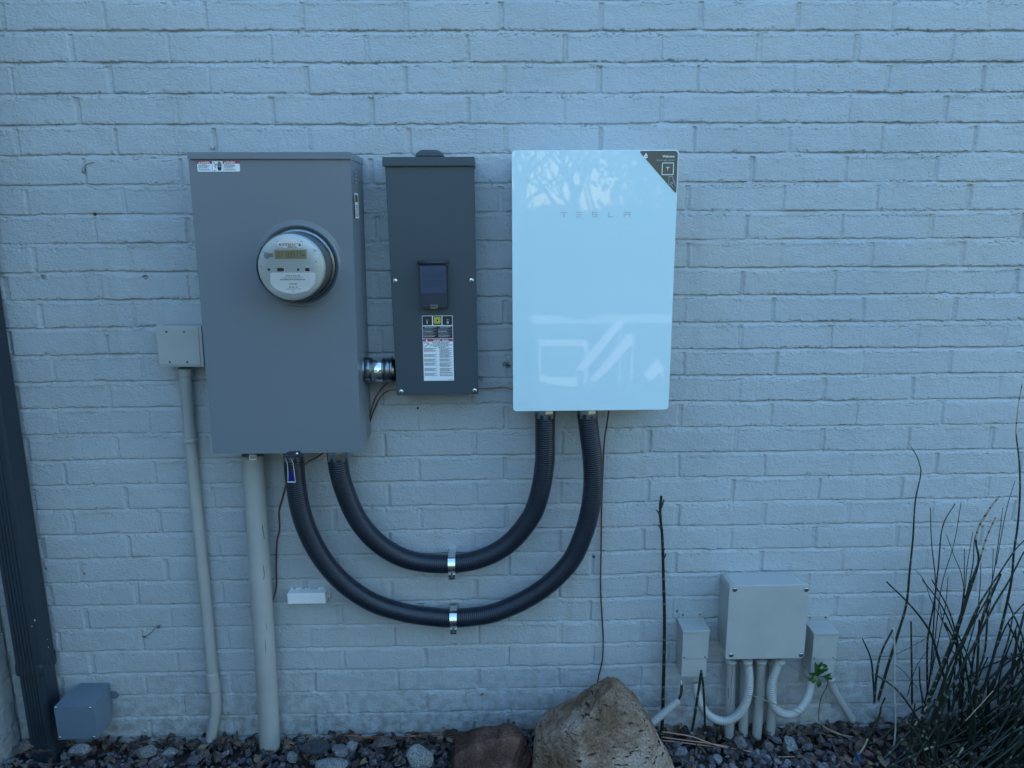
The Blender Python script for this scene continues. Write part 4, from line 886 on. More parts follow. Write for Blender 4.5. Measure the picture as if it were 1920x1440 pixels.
for _ in range(5200):
    x = rng.uniform(-1480, 1900); d = rng.uniform(8, 420) if rng.random() < .8 else rng.uniform(420, 900)
    s = rng.choice([9, 13, 17, 22], p=[.3, .32, .25, .13])*rng.uniform(.8, 1.25)
    if avoid(x, d) or d < s*.9: continue
    if x > 1060 and rng.random() < .7: continue
    z = -20+rng.uniform(0, 22)+s*.25-(8 if d < 28 else 0)+np.clip((x-1050)*.05, 0, 25)
    p = VAR[rng.integers(len(VAR))]@rotm(rng).T*s*rng.uniform(.85, 1.1, 3)+np.array([x, d, z])
    VV.append(p); FF.append(ICO3[1]+nb); nb += len(p); TT.append(np.repeat([PAL[rng.integers(len(PAL))]*rng.uniform(.75, 1.15)], len(p), 0))
V = np.concatenate(VV)/1000; V[:, 1] *= -1; Fc = np.concatenate(FF)[:, ::-1]; T = np.concatenate(TT)
def rawmesh(name, V, Fc, m, tint=None, smooth=False, **k):
    me = bpy.data.meshes.new(name); me.vertices.add(len(V)); me.vertices.foreach_set('co', V.astype(np.float32).ravel()); nf = len(Fc); w_ = Fc.shape[1]
    me.loops.add(nf*w_); me.polygons.add(nf); me.loops.foreach_set('vertex_index', Fc.astype(np.int32).ravel()); me.polygons.foreach_set('loop_start', np.arange(nf, dtype=np.int32)*w_)
    me.polygons.foreach_set('use_smooth', np.full(nf, smooth)); me.update(calc_edges=True)
    if tint is not None:
        a = me.attributes.new('tint', 'FLOAT_COLOR', 'POINT'); a.data.foreach_set('color', np.concatenate([tint, np.ones((len(tint), 1))], 1).astype(np.float32).ravel())
    me.materials.append(m); o = bpy.data.objects.new(name, me); C.objects.link(o); return setp(o, **k)
rawmesh('gravel', V, Fc, stone_m, T, label='grey and pinkish crushed granite gravel along the foot of the wall', cat='gravel', kind='stuff')
# single larger stones that stand out of the gravel
def stone(px, py, d, w_, h_, dep, tint, lab, seed, sub=ICO4, name='stone', cat='stone', planes=12, rot=None, group=None):
    r = np.random.default_rng(seed); x, z = W(px, py, d); v = chip(sub[0], r, planes, .5, .85)
    if rot is not None: c, s_ = math.cos(rot), math.sin(rot); v = v@np.array([[c, 0, -s_], [0, 1, 0], [s_, 0, c]])
    e = np.array([np.ptp(v[:, i]) for i in range(3)]); mid = (v.max(0)+v.min(0))/2; v = (v-mid)/e*np.array([w_, dep, h_])
    nz = vnoise(v[:, 0]/7+seed, v[:, 2]/7+v[:, 1]/9, 8)*.5; v = v*(1+nz[:, None]*.02)
    tint = tuple(c*.62 for c in tint); V = v/1000; V[:, 1] *= -1
    o = rawmesh(name, V, sub[1][:, ::-1], stone_m, np.repeat([tint], len(V), 0), label=lab, cat=cat, group=group); o.location = (x/1000, -d/1000, z/1000); return o
GS = 'larger stones lying in the gravel'
stone(787, 1418, 205, 78, 64, 60, (.40, .41, .40), 'pale angular stone lying just left of the brown rock', 3, group=GS)
stone(622, 1437, 195, 95, 30, 60, (.36, .37, .37), 'pale flat-topped stone at the bottom edge between thick conduit and brown rock', 5, group=GS)
stone(638, 1412, 150, 46, 40, 40, (.24, .24, .25), 'grey speckled pointed stone just above the pale flat-topped one', 8, group=GS)
stone(661, 1398, 120, 34, 28, 30, (.33, .34, .34), 'small rounded light stone under the copper wires', 12, group=GS)
stone(722, 1393, 110, 58, 30, 40, (.17, .145, .14), 'brownish purple flat stone under the copper wires', 13, group=GS)
stone(548, 1418, 150, 30, 34, 30, (.30, .31, .31), 'light grey stone at the foot of the thick grey conduit', 14, group=GS)
stone(590, 1400, 130, 92, 34, 50, (.06, .065, .075), 'dark wet-looking slab of stone right of the thick conduit foot', 15, group=GS)
stone(1483, 1393, 125, 42, 42, 40, (.34, .34, .34), 'light grey egg-shaped stone in front of the grey upright conduits', 16, group=GS)
stone(1389, 1391, 110, 38, 30, 34, (.28, .26, .25), 'squarish pinkish grey stone at the foot of the leftmost upright conduit', 17, group=GS)
stone(1440, 1398, 115, 34, 38, 36, (.20, .17, .17), 'dark reddish stone below the rightmost upright conduit', 18, group=GS)
stone(1276, 1409, 150, 40, 34, 36, (.26, .27, .29), 'grey blue stone at the right foot of the big boulder', 19, group=GS)
stone(1345, 1424, 160, 30, 26, 30, (.30, .31, .33), 'pale round stone in the gravel under the copper strands', 20, group=GS)
stone(42, 1402, 190, 64, 34, 40, (.17, .145, .14), 'purplish oval stone in the left bottom corner by the downspout', 21, group=GS)
stone(275, 1410, 150, 60, 46, 40, (.24, .24, .25), 'broad grey stone on the gravel between the two left conduits', 22, group=GS)
stone(150, 1405, 170, 62, 30, 40, (.30, .31, .32), 'light grey stone in front of the low metal box', 23, group=GS)
stone(320, 1412, 160, 46, 28, 34, (.31, .32, .33), 'light elongated stone just right of the broad grey stone', 24, group=GS)
# ------------------------------------------------------------------ the boulder and the brown rock
bm_ = bpy.data.materials.new('sandstone'); bm_.use_nodes = True
def rock_nodes(m, ca, cb, cc, pits=True):
    N = m.node_tree.nodes; L = m.node_tree.links; b = N['Principled BSDF']; b.inputs['Roughness'].default_value = .85; b.inputs['Specular IOR Level'].default_value = .25
    tc = N.new('ShaderNodeTexCoord')
    def noise(s, d, sc_=None, rot=(0, 0, 0)):
        n = N.new('ShaderNodeTexNoise'); n.inputs['Scale'].default_value = s; n.inputs['Detail'].default_value = d; mp = N.new('ShaderNodeMapping'); mp.inputs['Scale'].default_value = sc_ or (1, 1, 1); mp.inputs['Rotation'].default_value = rot
        L.new(tc.outputs['Object'], mp.inputs[0]); L.new(mp.outputs[0], n.inputs[0]); return n
    def ramp(src, els):
        r = N.new('ShaderNodeValToRGB'); e = r.color_ramp.elements; e[0].position, e[0].color = els[0][0], (*els[0][1], 1); e[1].position, e[1].color = els[-1][0], (*els[-1][1], 1)
        for p, c in els[1:-1]: q = e.new(p); q.color = (*c, 1)
        L.new(src, r.inputs[0]); return r.outputs[0]
    c1 = ramp(noise(9, 6).outputs[0], [(.36, ca), (.5, cb), (.62, cc)])
    f1 = ramp(noise(180, 4).outputs[0], [(.3, (.55, .55, .55)), (.7, (1.25, 1.25, 1.25))])
    mx = N.new('ShaderNodeMix'); mx.data_type = 'RGBA'; mx.blend_type = 'MULTIPLY'; mx.inputs[0].default_value = 1; L.new(c1, mx.inputs[6]); L.new(f1, mx.inputs[7]); col = mx.outputs[2]
    hsrc = noise(60, 8).outputs[0]
    if pits:
        pn = noise(40, 2, (1, 1, 3.6), (0, .42, 0)); pm = ramp(pn.outputs[0], [(.625, (0, 0, 0)), (.655, (1, 1, 1))]); gate = ramp(noise(7, 2).outputs[0], [(.36, (0, 0, 0)), (.5, (1, 1, 1))])
        g = N.new('ShaderNodeMath'); g.operation = 'MULTIPLY'; L.new(pm, g.inputs[0]); L.new(gate, g.inputs[1])
        mk = N.new('ShaderNodeMix'); mk.data_type = 'RGBA'; L.new(g.outputs[0], mk.inputs[0]); L.new(col, mk.inputs[6]); mk.inputs[7].default_value = (.03, .022, .015, 1); col = mk.outputs[2]
        s_ = N.new('ShaderNodeMath'); s_.operation = 'SUBTRACT'; L.new(hsrc, s_.inputs[0]); L.new(g.outputs[0], s_.inputs[1]); hsrc = s_.outputs[0]
    L.new(col, b.inputs['Base Color']); bp = N.new('ShaderNodeBump'); bp.inputs['Distance'].default_value = .008; L.new(hsrc, bp.inputs['Height']); L.new(bp.outputs[0], b.inputs['Normal'])
rock_nodes(bm_, (.175, .105, .060), (.27, .185, .130), (.37, .285, .22))
bm2 = bpy.data.materials.new('brown_ironstone'); bm2.use_nodes = True; rock_nodes(bm2, (.050, .024, .016), (.095, .048, .036), (.19, .11, .065), False)
def rock_from_outline(name, outl, d_mid, d_sil, depth, m, lab, seed, facets, bottom=-90, lean=0, cat='boulder', bulge=1.0):
    """solid rock: silhouette from the outline at d_mid, thickness depth, chipped front facets, rough surface"""
    P = [W(px, py, d_sil) for px, py in outl]
    cx = sum(p[0] for p in P)/len(P); cz = (max(p[1] for p in P)+bottom)/2*.9
    def radius(a):                                           # ray from centre to the outline polygon
        c, s_ = math.cos(a), math.sin(a); best = 1
        for i in range(len(P)):
            (x1, z1), (x2, z2) = P[i], P[(i+1) % len(P)]; x1 -= cx; x2 -= cx; z1 -= cz; z2 -= cz; ex, ez = x2-x1, z2-z1; den = c*ez-s_*ex
            if abs(den) < 1e-9: continue
            t = (x1*ez-z1*ex)/den; u = (x1*s_-z1*c)/den
            if t > 0 and -1e-6 <= u <= 1+1e-6: best = max(best, t)
        return best
    tab = np.array([radius(2*PI*i/720) for i in range(720)]); tab = (np.roll(tab, 1)+tab*2+np.roll(tab, -1))/4
    v = ICO5[0].copy(); a = np.arctan2(v[:, 2], v[:, 0]) % (2*PI); lat = np.sqrt(np.clip(1-v[:, 1]**2, 0, 1))
    R_ = tab[np.minimum((a/(2*PI)*720).astype(int), 719)]
    shp = lat**.22*R_; x = np.cos(a)*shp; z = np.sin(a)*shp; y = np.sign(v[:, 1])*np.abs(v[:, 1])**.85*depth/2*bulge
    p = np.stack([x, y, z], -1)
    for n, h in facets: n = np.array(n, float); n /= np.linalg.norm(n); d = p@n; k = d > h; p[k] -= np.outer((d[k]-h)*.98, n)
    nn = p/np.linalg.norm(p, axis=1)[:, None]
    ns = vnoise(p[:, 0]/45+seed, p[:, 2]/38+p[:, 1]/50, 3)*5+vnoise(p[:, 0]/16, p[:, 2]/14+p[:, 1]/13+seed, 4)*2.6+vnoise(p[:, 0]/6, p[:, 2]/5+p[:, 1]/5+seed, 5)*1.3+vnoise(p[:, 0]/2.6, p[:, 2]/2.2+p[:, 1]/2.4, 6)*.6-5
    bed = (p[:, 2]*.93-p[:, 0]*.36)/19+vnoise(p[:, 0]/60, p[:, 2]/60, 7)*.8; ns -= 2.6*np.exp(-((bed-np.floor(bed)-.5)/.10)**2)*(vnoise(p[:, 0]/24, np.floor(bed)*3.3, 8) > .05)
    p += nn*ns[:, None]
    V = p.copy(); V[:, 1] *= -1; o = rawmesh(name, V/1000, ICO5[1][:, ::-1], m, None, True, label=lab, cat=cat); o.location = (cx/1000, -d_mid/1000, cz/1000); return o
rock_from_outline('boulder', [(1145, 1269), (1163, 1275), (1185, 1292), (1200, 1305), (1222, 1345), (1243, 1383), (1258, 1410), (1266, 1445), (1268, 1480), (1250, 1520), (1010, 1520), (990, 1480), (992, 1430), (998, 1395), (1001, 1362), (1012, 1345), (1050, 1325), (1085, 1308), (1120, 1280)], 230, 165, 260, bm_,
    'large tan sandstone boulder with a pointed top leaning in front of the wall', 4, [((.08, 1, .30), 96), ((-.62, .8, .22), 135), ((.8, .62, .05), 142), ((.1, 1, -.25), 104), ((-.25, .8, .95), 142), ((-.5, .4, .9), 190)], lean=.5)
rock_from_outline('rock', [(851, 1381), (880, 1369), (915, 1361), (950, 1359), (978, 1363), (990, 1378), (996, 1400), (1002, 1440), (1000, 1480), (850, 1480), (845, 1440), (845, 1405)], 200, 150, 190, bm2,
    'dark brown rough rock left of the tan boulder', 9, [((0, 1, .8), 72), ((-.2, 1, .1), 76), ((.8, .7, .1), 72)], lean=.2, cat='rock')
# ------------------------------------------------------------------ leaf litter, single leaves, scraps
def leafgeo(r, L, wd, curl):
    n = 5; V = []; Fc = []
    for i in range(n+1):
        t = i/n; w_ = wd*math.sin(PI*min(.97, t*.9+.06))*(1+.15*r.uniform(-1, 1)); zc = curl*math.sin(t*PI)*L
        V += [(t*L-L/2, -w_, zc+w_*.5), (t*L-L/2, 0, zc), (t*L-L/2, w_, zc+w_*.5)]
    for i in range(n): b = i*3; Fc += [(b, b+1, b+4, b+3), (b+1, b+2, b+5, b+4)]
    return V, Fc
mb = MB(); r = random.Random(5); lm = [M['dleaf'], mat('dark_dead_leaf', (.035, .025, .02), .85), mat('tan_dead_leaf', (.20, .14, .085), .8, var=.3, vscale=40)]
for i in range(2300):
    right = r.random() < .55
    x = r.uniform(1000, 1900) if right else r.uniform(-1480, 1100); d = r.uniform(6, 500) if right else (r.uniform(6, 60) if r.random() < .6 else r.uniform(60, 380))
    if avoid(x, d): continue
    V, Fc = leafgeo(r, r.uniform(14, 42), r.uniform(3, 11), r.uniform(-.1, .35)); R_ = Euler((r.uniform(-.7, .7), r.uniform(-.7, .7), r.uniform(0, 6.28))).to_matrix()
    zb_ = 2+r.uniform(-10, 14)+max(0, min(30, (x-1050)*.08)); mb.add([tuple(R_@Vector(p)+Vector((x, d, zb_))) for p in V], Fc, lm[r.choice((0, 0, 1, 1, 2))], True)
mb.build('leaf_litter', None, 'dead brown leaves and bark scraps over the bed, thickest at right', 'leaf litter', kind='stuff', recalc=False)
def oakleaf(px, py, d, s, lab, seed, rotz):
    x, z = W(px, py, d); r = random.Random(seed); pts = []
    lob = [(0, 1.0), (.12, .62), (.42, .8), (.2, .42), (.62, .45), (.22, .12), (.55, -.02), (.14, -.25), (.3, -.45), (.04, -.6)]
    for u, v in lob+[(-u, v) for u, v in lob[::-1][:-1]]: pts.append((u*s, v*s))
    mb = MB(); c, s_ = math.cos(rotz), math.sin(rotz); V = []
    for u, v in pts: a, b = u*c-v*s_, u*s_+v*c; V.append((x+a, d+b*.8, z+b*.45+abs(u)*.28+4))
    V.append((x, d, z+1)); n = len(pts)
    mb.add(V, [(i, (i+1) % n, n) for i in range(n)], M['dleaf']); tube(mb, M['dleaf'], [(x, d, z+1), (x+s*.5*s_, d-s*.5*c, z-2+s*.1)], .9, 5, 5)
    mb.build('oak_leaf', None, lab, 'leaf', recalc=False)
oakleaf(78, 1412, 200, 46, 'brown lobed oak leaf lying on the stones by the downspout foot', 1, .9)
oakleaf(505, 1412, 120, 34, 'brown curled oak leaf against the foot of the thick grey conduit', 2, 2.2)
mb = MB(); x, z = W(412, 1428, 185); V, Fc = leafgeo(random.Random(1), 34, 6, .05); R_ = Euler((.5, -.9, .2)).to_matrix(); mb.add([tuple(R_@Vector(p)+Vector((x, 185, z+8))) for p in V], Fc, lm[2], True); mb.build('dry_leaf', None, 'single yellowish brown narrow leaf on the gravel between the left conduits', 'leaf', recalc=False)
x, z = W(1608, 1418, 170); mb = MB(); tube(mb, M['bluetag'] if False else mat('faded_blue_plastic', (.012, .06, .17), .5), [(x-3, 170, z+14), (x+5, 178, z-12)], lambda s_, T: 5 if s_ > 3 else 3.5, 14, 3); mb.build('blue_scrap', None, 'small faded blue plastic cap lying among the leaves', 'litter')
x, z = W(1628, 1412, 150); mb = MB(); tube(mb, mat('faded_pink_plastic', (.14, .035, .06), .6), [(x-12, 150, z+6), (x, 152, z+3), (x+12, 156, z-6)], 6, 12, 4); mb.build('plastic_scrap', None, 'dull pink plastic scrap lying beside the blue cap', 'litter')
# ------------------------------------------------------------------ horsetail
def hstem(P, r0=3.4, r1=1.3, seg=34, parent=None, tip=None, name='stem', step=5, **tags):
    """jointed green stem: dark band and pale ring at each node"""
    def rad(s_, T): q = s_ % seg; return (r0+(r1-r0)*(s_/T)**1.3)*(1.12 if q < 4 else 1)
    def mf(s_, T):
        q = s_ % seg
        if tip and s_/T > tip: return M['tan'] if q > 3 else M['nodeb']
        return M['node'] if q < 2.4 else (M['nodeb'] if q < 5.5 else M['stem'])
    mb = MB(); tube(mb, M['stem'], P, rad, 7, step, matf=mf); return mb.build(name, parent, recalc=False, **tags)
def cp(cx, cy): return (1500+cx/1.945, 700+cy/1.945)
def px_stem(pts, d0, d1, **k):
    n = len(pts)-1; return hstem([W3(px, py, d0+(d1-d0)*i/n) for i, (px, py) in enumerate(pts)], **k)
TS = 'tall horsetail stalks standing apart from the clump'
px_stem([(1241, 1376), (1243, 1320), (1245, 1240), (1246, 1160), (1244, 1080), (1242, 1010), (1238, 962), (1240, 930)], 40, 30, r0=5.6, r1=4.0, seg=40, name='horsetail_stalk', label='single straight dark horsetail stalk standing between the boulder and the small grey box', cat='plant stem', group=TS)
lone = bpy.data.objects['horsetail_stalk']
for q_ in ([(1238, 966, 33), (1234, 960, 34), (1231, 956, 34)], [(1239, 952, 32), (1243, 944, 33), (1245, 936, 33)], [(1243, 1048, 36), (1247, 1043, 38), (1248, 1038, 38)], [(1245, 1030, 36), (1241, 1024, 37)], [(1239, 990, 36), (1235, 984, 37)]):
    mb = MB(); tube(mb, M['twig'], [W3(*p_) for p_ in q_], lambda s_, T: 3.6*(1-.6*s_/T), 7, 3); mb.build('side_bud', lone)
px_stem([(1297, 1374), (1302, 1345), (1309, 1300), (1315, 1257)], 130, 110, r0=4.2, r1=3.6, seg=38, name='horsetail_stalk', label='left half of the bent horsetail stalk leaning before the left small grey box', cat='plant stem', group=TS)
px_stem([(1322, 1374), (1321, 1330), (1319, 1290), (1315, 1257)], 110, 110, r0=3.6, r1=3.2, seg=38, name='horsetail_stalk', label='right half of the bent horsetail stalk leaning before the left small grey box', cat='plant stem', group=TS)
def cs_(l): return [cp(*p) for p in l][::-1]
px_stem(cs_([(405, 268), (425, 300), (437, 335), (440, 370), (420, 470), (412, 600), (400, 720), (388, 840), (360, 940), (320, 1070), (284, 1195)]), 120, 40, r0=4.4, r1=1.2, seg=34, name='horsetail_stalk', label='tallest curved horsetail stalk left of the clump, its thin tip bending left', cat='plant stem', group=TS)
px_stem(cs_([(228, 968), (258, 1040), (268, 1130), (272, 1200)]), 90, 60, r0=3.2, r1=2, seg=30, name='horsetail_stalk', label='short broken horsetail stalk leaning left at the left end of the clump', cat='plant stem', group=TS)
px_stem(cs_([(338, 935), (300, 1010), (282, 1080), (270, 1205)]), 110, 70, r0=3.6, r1=2.6, seg=30, name='horsetail_stalk', label='blunt-topped horsetail stalk between the short broken one and the tall curved one', cat='plant stem', group=TS)
px_stem(cs_([(405, 905), (407, 1050), (409, 1210)]), 120, 90, r0=3.2, r1=2.2, seg=28, name='horsetail_stalk', label='short straight upright horsetail stalk just right of the white dry reed', cat='plant stem', group=TS)
px_stem(cs_([(810, 40), (797, 110), (789, 190), (789, 230), (800, 330), (802, 440), (793, 560), (780, 650), (770, 760), (740, 900), (700, 1050), (640, 1250)]), 160, 90, r0=4.4, r1=1.3, seg=34, tip=.86, name='horsetail_stalk', label='very tall horsetail stalk with a dry tan tip at the right edge of the picture', cat='plant stem', group=TS)
mb = MB(); tube(mb, mat('white_dry_reed', (.42, .43, .40), .7, var=.3, vscale=50), [W3(*cp(342, 928), 150), W3(*cp(345, 1010), 150), W3(*cp(344, 1150), 148), W3(*cp(348, 1290), 145), W3(*cp(340, 1380), 145)], 2.6, 7, 8); mb.build('dry_reed', None, 'pale whitish dry reed standing upright at the left of the horsetail clump', 'reed')
clump = thing('horsetail_clump', 'dense dark green horsetail clump filling the bottom right corner', 'plant', (1450, 220, 0))
hand = [([(475, 490), (480, 620), (494, 760), (488, 900), (472, 1120), (440, 1250)], 2.6, 60), ([(565, 475), (520, 560), (505, 700), (490, 830), (465, 980), (465, 1180)], 3.2, 80), ([(588, 470), (562, 620), (520, 760), (500, 900), (480, 1100)], 1.6, 60),
 ([(725, 450), (680, 510), (648, 570), (642, 620), (650, 690), (610, 820), (570, 950), (510, 1100), (440, 1260)], 5.0, 120), ([(713, 525), (680, 600), (655, 680), (620, 770), (590, 870), (540, 1010), (470, 1180)], 4.4, 140), ([(690, 500), (640, 590), (630, 700), (600, 830), (560, 960)], 2.2, 60),
 ([(535, 590), (560, 660), (590, 740), (600, 850), (570, 960)], 1.5, 50), ([(600, 640), (596, 800), (570, 1000), (560, 1180)], 2.4, 70), ([(630, 580), (610, 700), (600, 800), (575, 960), (590, 1150)], 2.0, 60), ([(740, 490), (720, 640), (700, 760), (660, 900)], 1.6, 60),
 ([(785, 390), (760, 470), (740, 560), (715, 700)], 1.2, 50), ([(660, 690), (655, 800), (640, 900), (600, 1050), (570, 1200)], 2.2, 80), ([(500, 800), (520, 900), (545, 960), (560, 1020), (620, 1040)], 1.8, 90), ([(420, 715), (455, 760), (480, 830), (540, 940)], 1.4, 80),
 ([(817, 610), (780, 650), (720, 740), (650, 850), (600, 960), (540, 1080), (500, 1200)], 4.0, 150), ([(817, 650), (760, 760), (700, 860), (640, 980), (560, 1130), (500, 1270)], 4.4, 190), ([(260, 1030), (330, 1030), (400, 1000), (470, 960)], .9, 90), ([(540, 745), (530, 850), (510, 950), (480, 1090)], 1.8, 70),
 ([(705, 640), (700, 760), (690, 860), (640, 1000)], 1.3, 60), ([(345, 1060), (380, 1090), (430, 1150)], 1.0, 100), ([(470, 1000), (420, 1080), (390, 1180)], 1.3, 100)]
for pts, r0, d in hand: px_stem(cs_(pts), d+20, d, r0=r0, r1=max(.8, r0*.4), seg=26, parent=clump, tip=.8 if r0 in (5.0, 4.4) and pts[0][0] > 700 and pts[0][1] < 530 else None)
r = random.Random(21)
def rstem(base, parent=None, mbx=None):
    bx_ = base; bd = r.uniform(40, 440); up_ = r.uniform(.35, 1.2) if r.random() < .8 else r.uniform(-.25, .3); L = r.uniform(260, 640)*(1 if bx_ > 1250 else .62)
    if bx_ < 1200: L *= .7
    P = []; n = 6; bend = r.uniform(-.35, .35); yd = r.uniform(-.22, .15)
    for j in range(n+1):
        t = j/n; ang = up_-bend*t*t; P.append((bx_+L*t*math.sin(ang)+r.uniform(-4, 4), max(18, bd+L*t*yd), L*t*math.cos(ang)+r.uniform(-3, 3)))
    r0, r1, seg = r.uniform(3.0, 5.4), r.uniform(1.4, 2.8), r.uniform(24, 38)
    if parent: hstem(P, r0=r0, r1=r1, seg=seg, parent=parent, tip=.7 if r.random() < .10 else None, step=7)
    else: tube(mbx, M['stem'], P, lambda s_, T: (r0+(r1-r0)*s_/T)*(1.12 if s_ % seg < 4 else 1), 6, 7, matf=lambda s_, T: M['node'] if s_ % seg < 2.2 else (M['nodeb'] if s_ % seg < 5.5 else M['stem']))
for i in range(78): rstem(r.uniform(1100, 1700), clump)
mbx = MB()
for i in range(230): rstem(r.choice((r.uniform(1180, 1900), r.uniform(1350, 1850))), None, mbx)
mbx.build('dense_stems', clump, kind='stuff', recalc=False)
for i, (pts, d) in enumerate([([(1412, 1305), (1440, 1315), (1500, 1338), (1545, 1362), (1592, 1384)], 110), ([(1478, 1316), (1520, 1344), (1560, 1372), (1600, 1382)], 130), ([(1600, 1425), (1618, 1404), (1627, 1385)], 160), ([(1810, 1352), (1835, 1325), (1862, 1295)], 260), ([(1796, 1418), (1806, 1402)], 250)]):
    mb = MB(); tube(mb, M['tan'], [W3(px, py, d-(8*k)) for k, (px, py) in enumerate(pts)], 2.8 if i in (2, 4) else 1.2, 6, 5)
    mb.build('dry_reed', None, ['long thin dry reed crossing in front of the grey upright conduits', 'thin dry reed lying on the leaves right of the upright conduits', 'short thick pale reed stub lying near the blue cap', 'pale dry blade caught among the horsetail stems', 'short white reed stub among the lowest horsetail stems'][i], 'reed', 'dry reeds lying in the bed')
# climbing sapling with green leaves
sp = thing('leafy_sapling', 'small sapling with bright green leaves in front of the right small grey box', 'plant', W3(1536, 1345, 70))
mb = MB(); tube(mb, M['twig'], [W3(1535, 1352, 60), W3(1536, 1325, 66), W3(1541, 1305, 74), W3(1549, 1290, 84), W3(1552, 1277, 92), W3(1546, 1270, 98), W3(1538, 1268, 100)], 1.1, 6, 4)
tube(mb, M['twig'], [W3(1552, 1277, 92), W3(1556, 1271, 92), W3(1558, 1266, 92)], .7, 5, 4); mb.build('twig', sp)
def sleaf(px, py, d, L, wd, ang, seed, tilt):
    r = random.Random(seed); V, Fc = leafgeo(r, L, wd, .12); x, z = W(px, py, d); mb = MB(); out = []
    for a, b, c in V: a += L/2; out.append((x+a*math.cos(ang)-b*math.sin(ang), d+c+a*tilt, z+a*math.sin(ang)+b*math.cos(ang)))
    mb.add(out, Fc, M['leaf'], True); mb.build('leaf', sp, recalc=False)
for i, a in enumerate([(1533, 1268, 100, 52, 11, 1.85, .1), (1534, 1262, 104, 26, 7, 1.1, .3), (1532, 1250, 98, 22, 7, .95, .1), (1540, 1244, 92, 20, 6, -.5, .2), (1529, 1264, 104, 24, 8, 2.9, .1), (1527, 1268, 106, 22, 7, 3.6, .2), (1533, 1270, 104, 30, 8, -1.5, .2), (1527, 1270, 104, 18, 6, -2.0, .2), (1543, 1268, 92, 26, 6, .5, .1), (1547, 1268, 90, 16, 5, -.5, .1), (1538, 1256, 100, 22, 6, .4, .3), (1552, 1272, 92, 14, 4, .3, .2)]):
    sleaf(a[0], a[1], a[2], a[3], a[4], a[5], i, a[6])
# ------------------------------------------------------------------ what stands behind the camera (seen as reflections, and shading the low sky)
bark = mat('tree_bark', (.10, .08, .06), .85, var=.4, vscale=8, bump=8, bscale=20); crown_m = mat('evergreen_leaves', (.035, .055, .025), .7, var=.4, vscale=2)
def tree(x, d, h, seed, leafy, lab, name):
    r = random.Random(seed); rn = np.random.default_rng(seed); t = thing(name, lab, 'tree', (x, d, -75), 'trees across the lawn'); mb = MB(); tips = []
    def grow(p, dr, L, rad, lev):
        q = [p]; 
        for i in range(4): dr = (dr+Vector((r.uniform(-.16, .16), r.uniform(-.16, .16), r.uniform(-.05, .12)))).normalized(); q.append(q[-1]+dr*L/4)
        tube(mb, bark, q, lambda s_, T: rad*(1-.45*s_/T), 6 if lev else 9, L/3, caps=False); tips.append((q[-1], lev)); tips.append((q[2], lev))
        if lev < (3 if leafy else 5):
            for k in range(r.choice((2, 3))):
                i = r.choice((2, 3, 4)); a = (dr+Vector((r.uniform(-.9, .9), r.uniform(-.9, .9), r.uniform(-.1, .5)))).normalized(); grow(q[i], a, L*r.uniform(.6, .8), rad*.58, lev+1)
    if leafy: grow(Vector((x, d, -100)), Vector((r.uniform(-.06, .06), 0, 1)), h*.36, h*.017, 0)
    else:
        for k in range(3): grow(Vector((x+(k-1)*60, d, -100)), Vector((r.uniform(-.35, .35), r.uniform(-.2, .2), 1)).normalized(), h*.2, h*.010, 0); mb.build('trunk', t, recalc=False)
    n = 9000 if leafy else 500; P = []
    pts = [q for q, lev in tips if lev >= 1]
    cen = np.array([[*pts[rn.integers(len(pts))]] for _ in range(n)])
    if leafy:
        a = rn.normal(size=(n, 3)); a /= np.linalg.norm(a, axis=1)[:, None]; rr = rn.random(n)**.4
        cen = np.where(rn.random(n)[:, None] < .35, cen, np.array([x, d, h*.5])+a*rr[:, None]*np.array([h*.3, h*.26, h*.46])*(1+.3*vnoise(a[:, 0]*3+seed, a[:, 2]*3))[:, None])
    cen = cen+rn.normal(size=(n, 3))*h*(.025 if leafy else .03); s_ = (130 if leafy else 30)*rn.uniform(.6, 1.3, n)
    u = rn.normal(size=(n, 3)); u /= np.linalg.norm(u, axis=1)[:, None]; v = np.cross(u, rn.normal(size=(n, 3))); v /= np.linalg.norm(v, axis=1)[:, None]
    q = np.stack([cen-u*s_[:, None], cen+v*s_[:, None]*.6, cen+u*s_[:, None], cen-v*s_[:, None]*.6], 1).reshape(-1, 3)-np.array([x, d, -75]); q[:, 1] *= -1
    o = rawmesh('crown', q/1000, np.arange(n*4).reshape(n, 4), crown_m); o.parent = t
    return t
for i, (x, d, h) in enumerate([(-9000, 21000, 9500), (-4500, 24000, 11000), (-14500, 26500, 10500), (5200, 18500, 9000), (6500, 23500, 11500), (11500, 22000, 10500), (-14500, 20000, 10000), (17000, 20000, 10500)]):
    tree(x, d, h, 40+i, True, ['broad evergreen tree straight across the lawn, left of the gap', 'tall dense evergreen tree across the lawn', 'full evergreen tree set back at the far left of the row', 'rounded evergreen tree right of the middle', 'tallest evergreen tree of the row', 'evergreen tree near the right end of the row', 'evergreen tree at the far left end of the row', 'evergreen tree at the far right end of the row'][i], 'evergreen_tree')
for i, (x, d, h) in enumerate([(-200, 9500, 8200), (1500, 11000, 9000), (3600, 10500, 8500), (-2600, 11500, 8800)]):
    tree(x, d, h, 70+i, False, ['slender bare-branched tree in the lawn, nearest the wall', 'bare-branched tree with a forked trunk in the lawn', 'bare-branched tree at the right of the lawn', 'bare-branched tree at the left of the lawn'][i], 'bare_tree')
conc = mat('pale_concrete', (.72, .70, .66), .8, var=.15, vscale=2)
sheet('path', conc, -40, 40, -11.6, -10.4, -.066)
def V3(px, py, K): x, z = W(px, py, -(K-320)); return x, z
lg = thing('reflection_bars', 'added white bars on the lawn, shaped to give the slanted streaks mirrored in the glossy box', 'reflection bars', (1500, 5600, -75)); K = 5600  # added bars, shaped only for the pale streaks mirrored in the white box
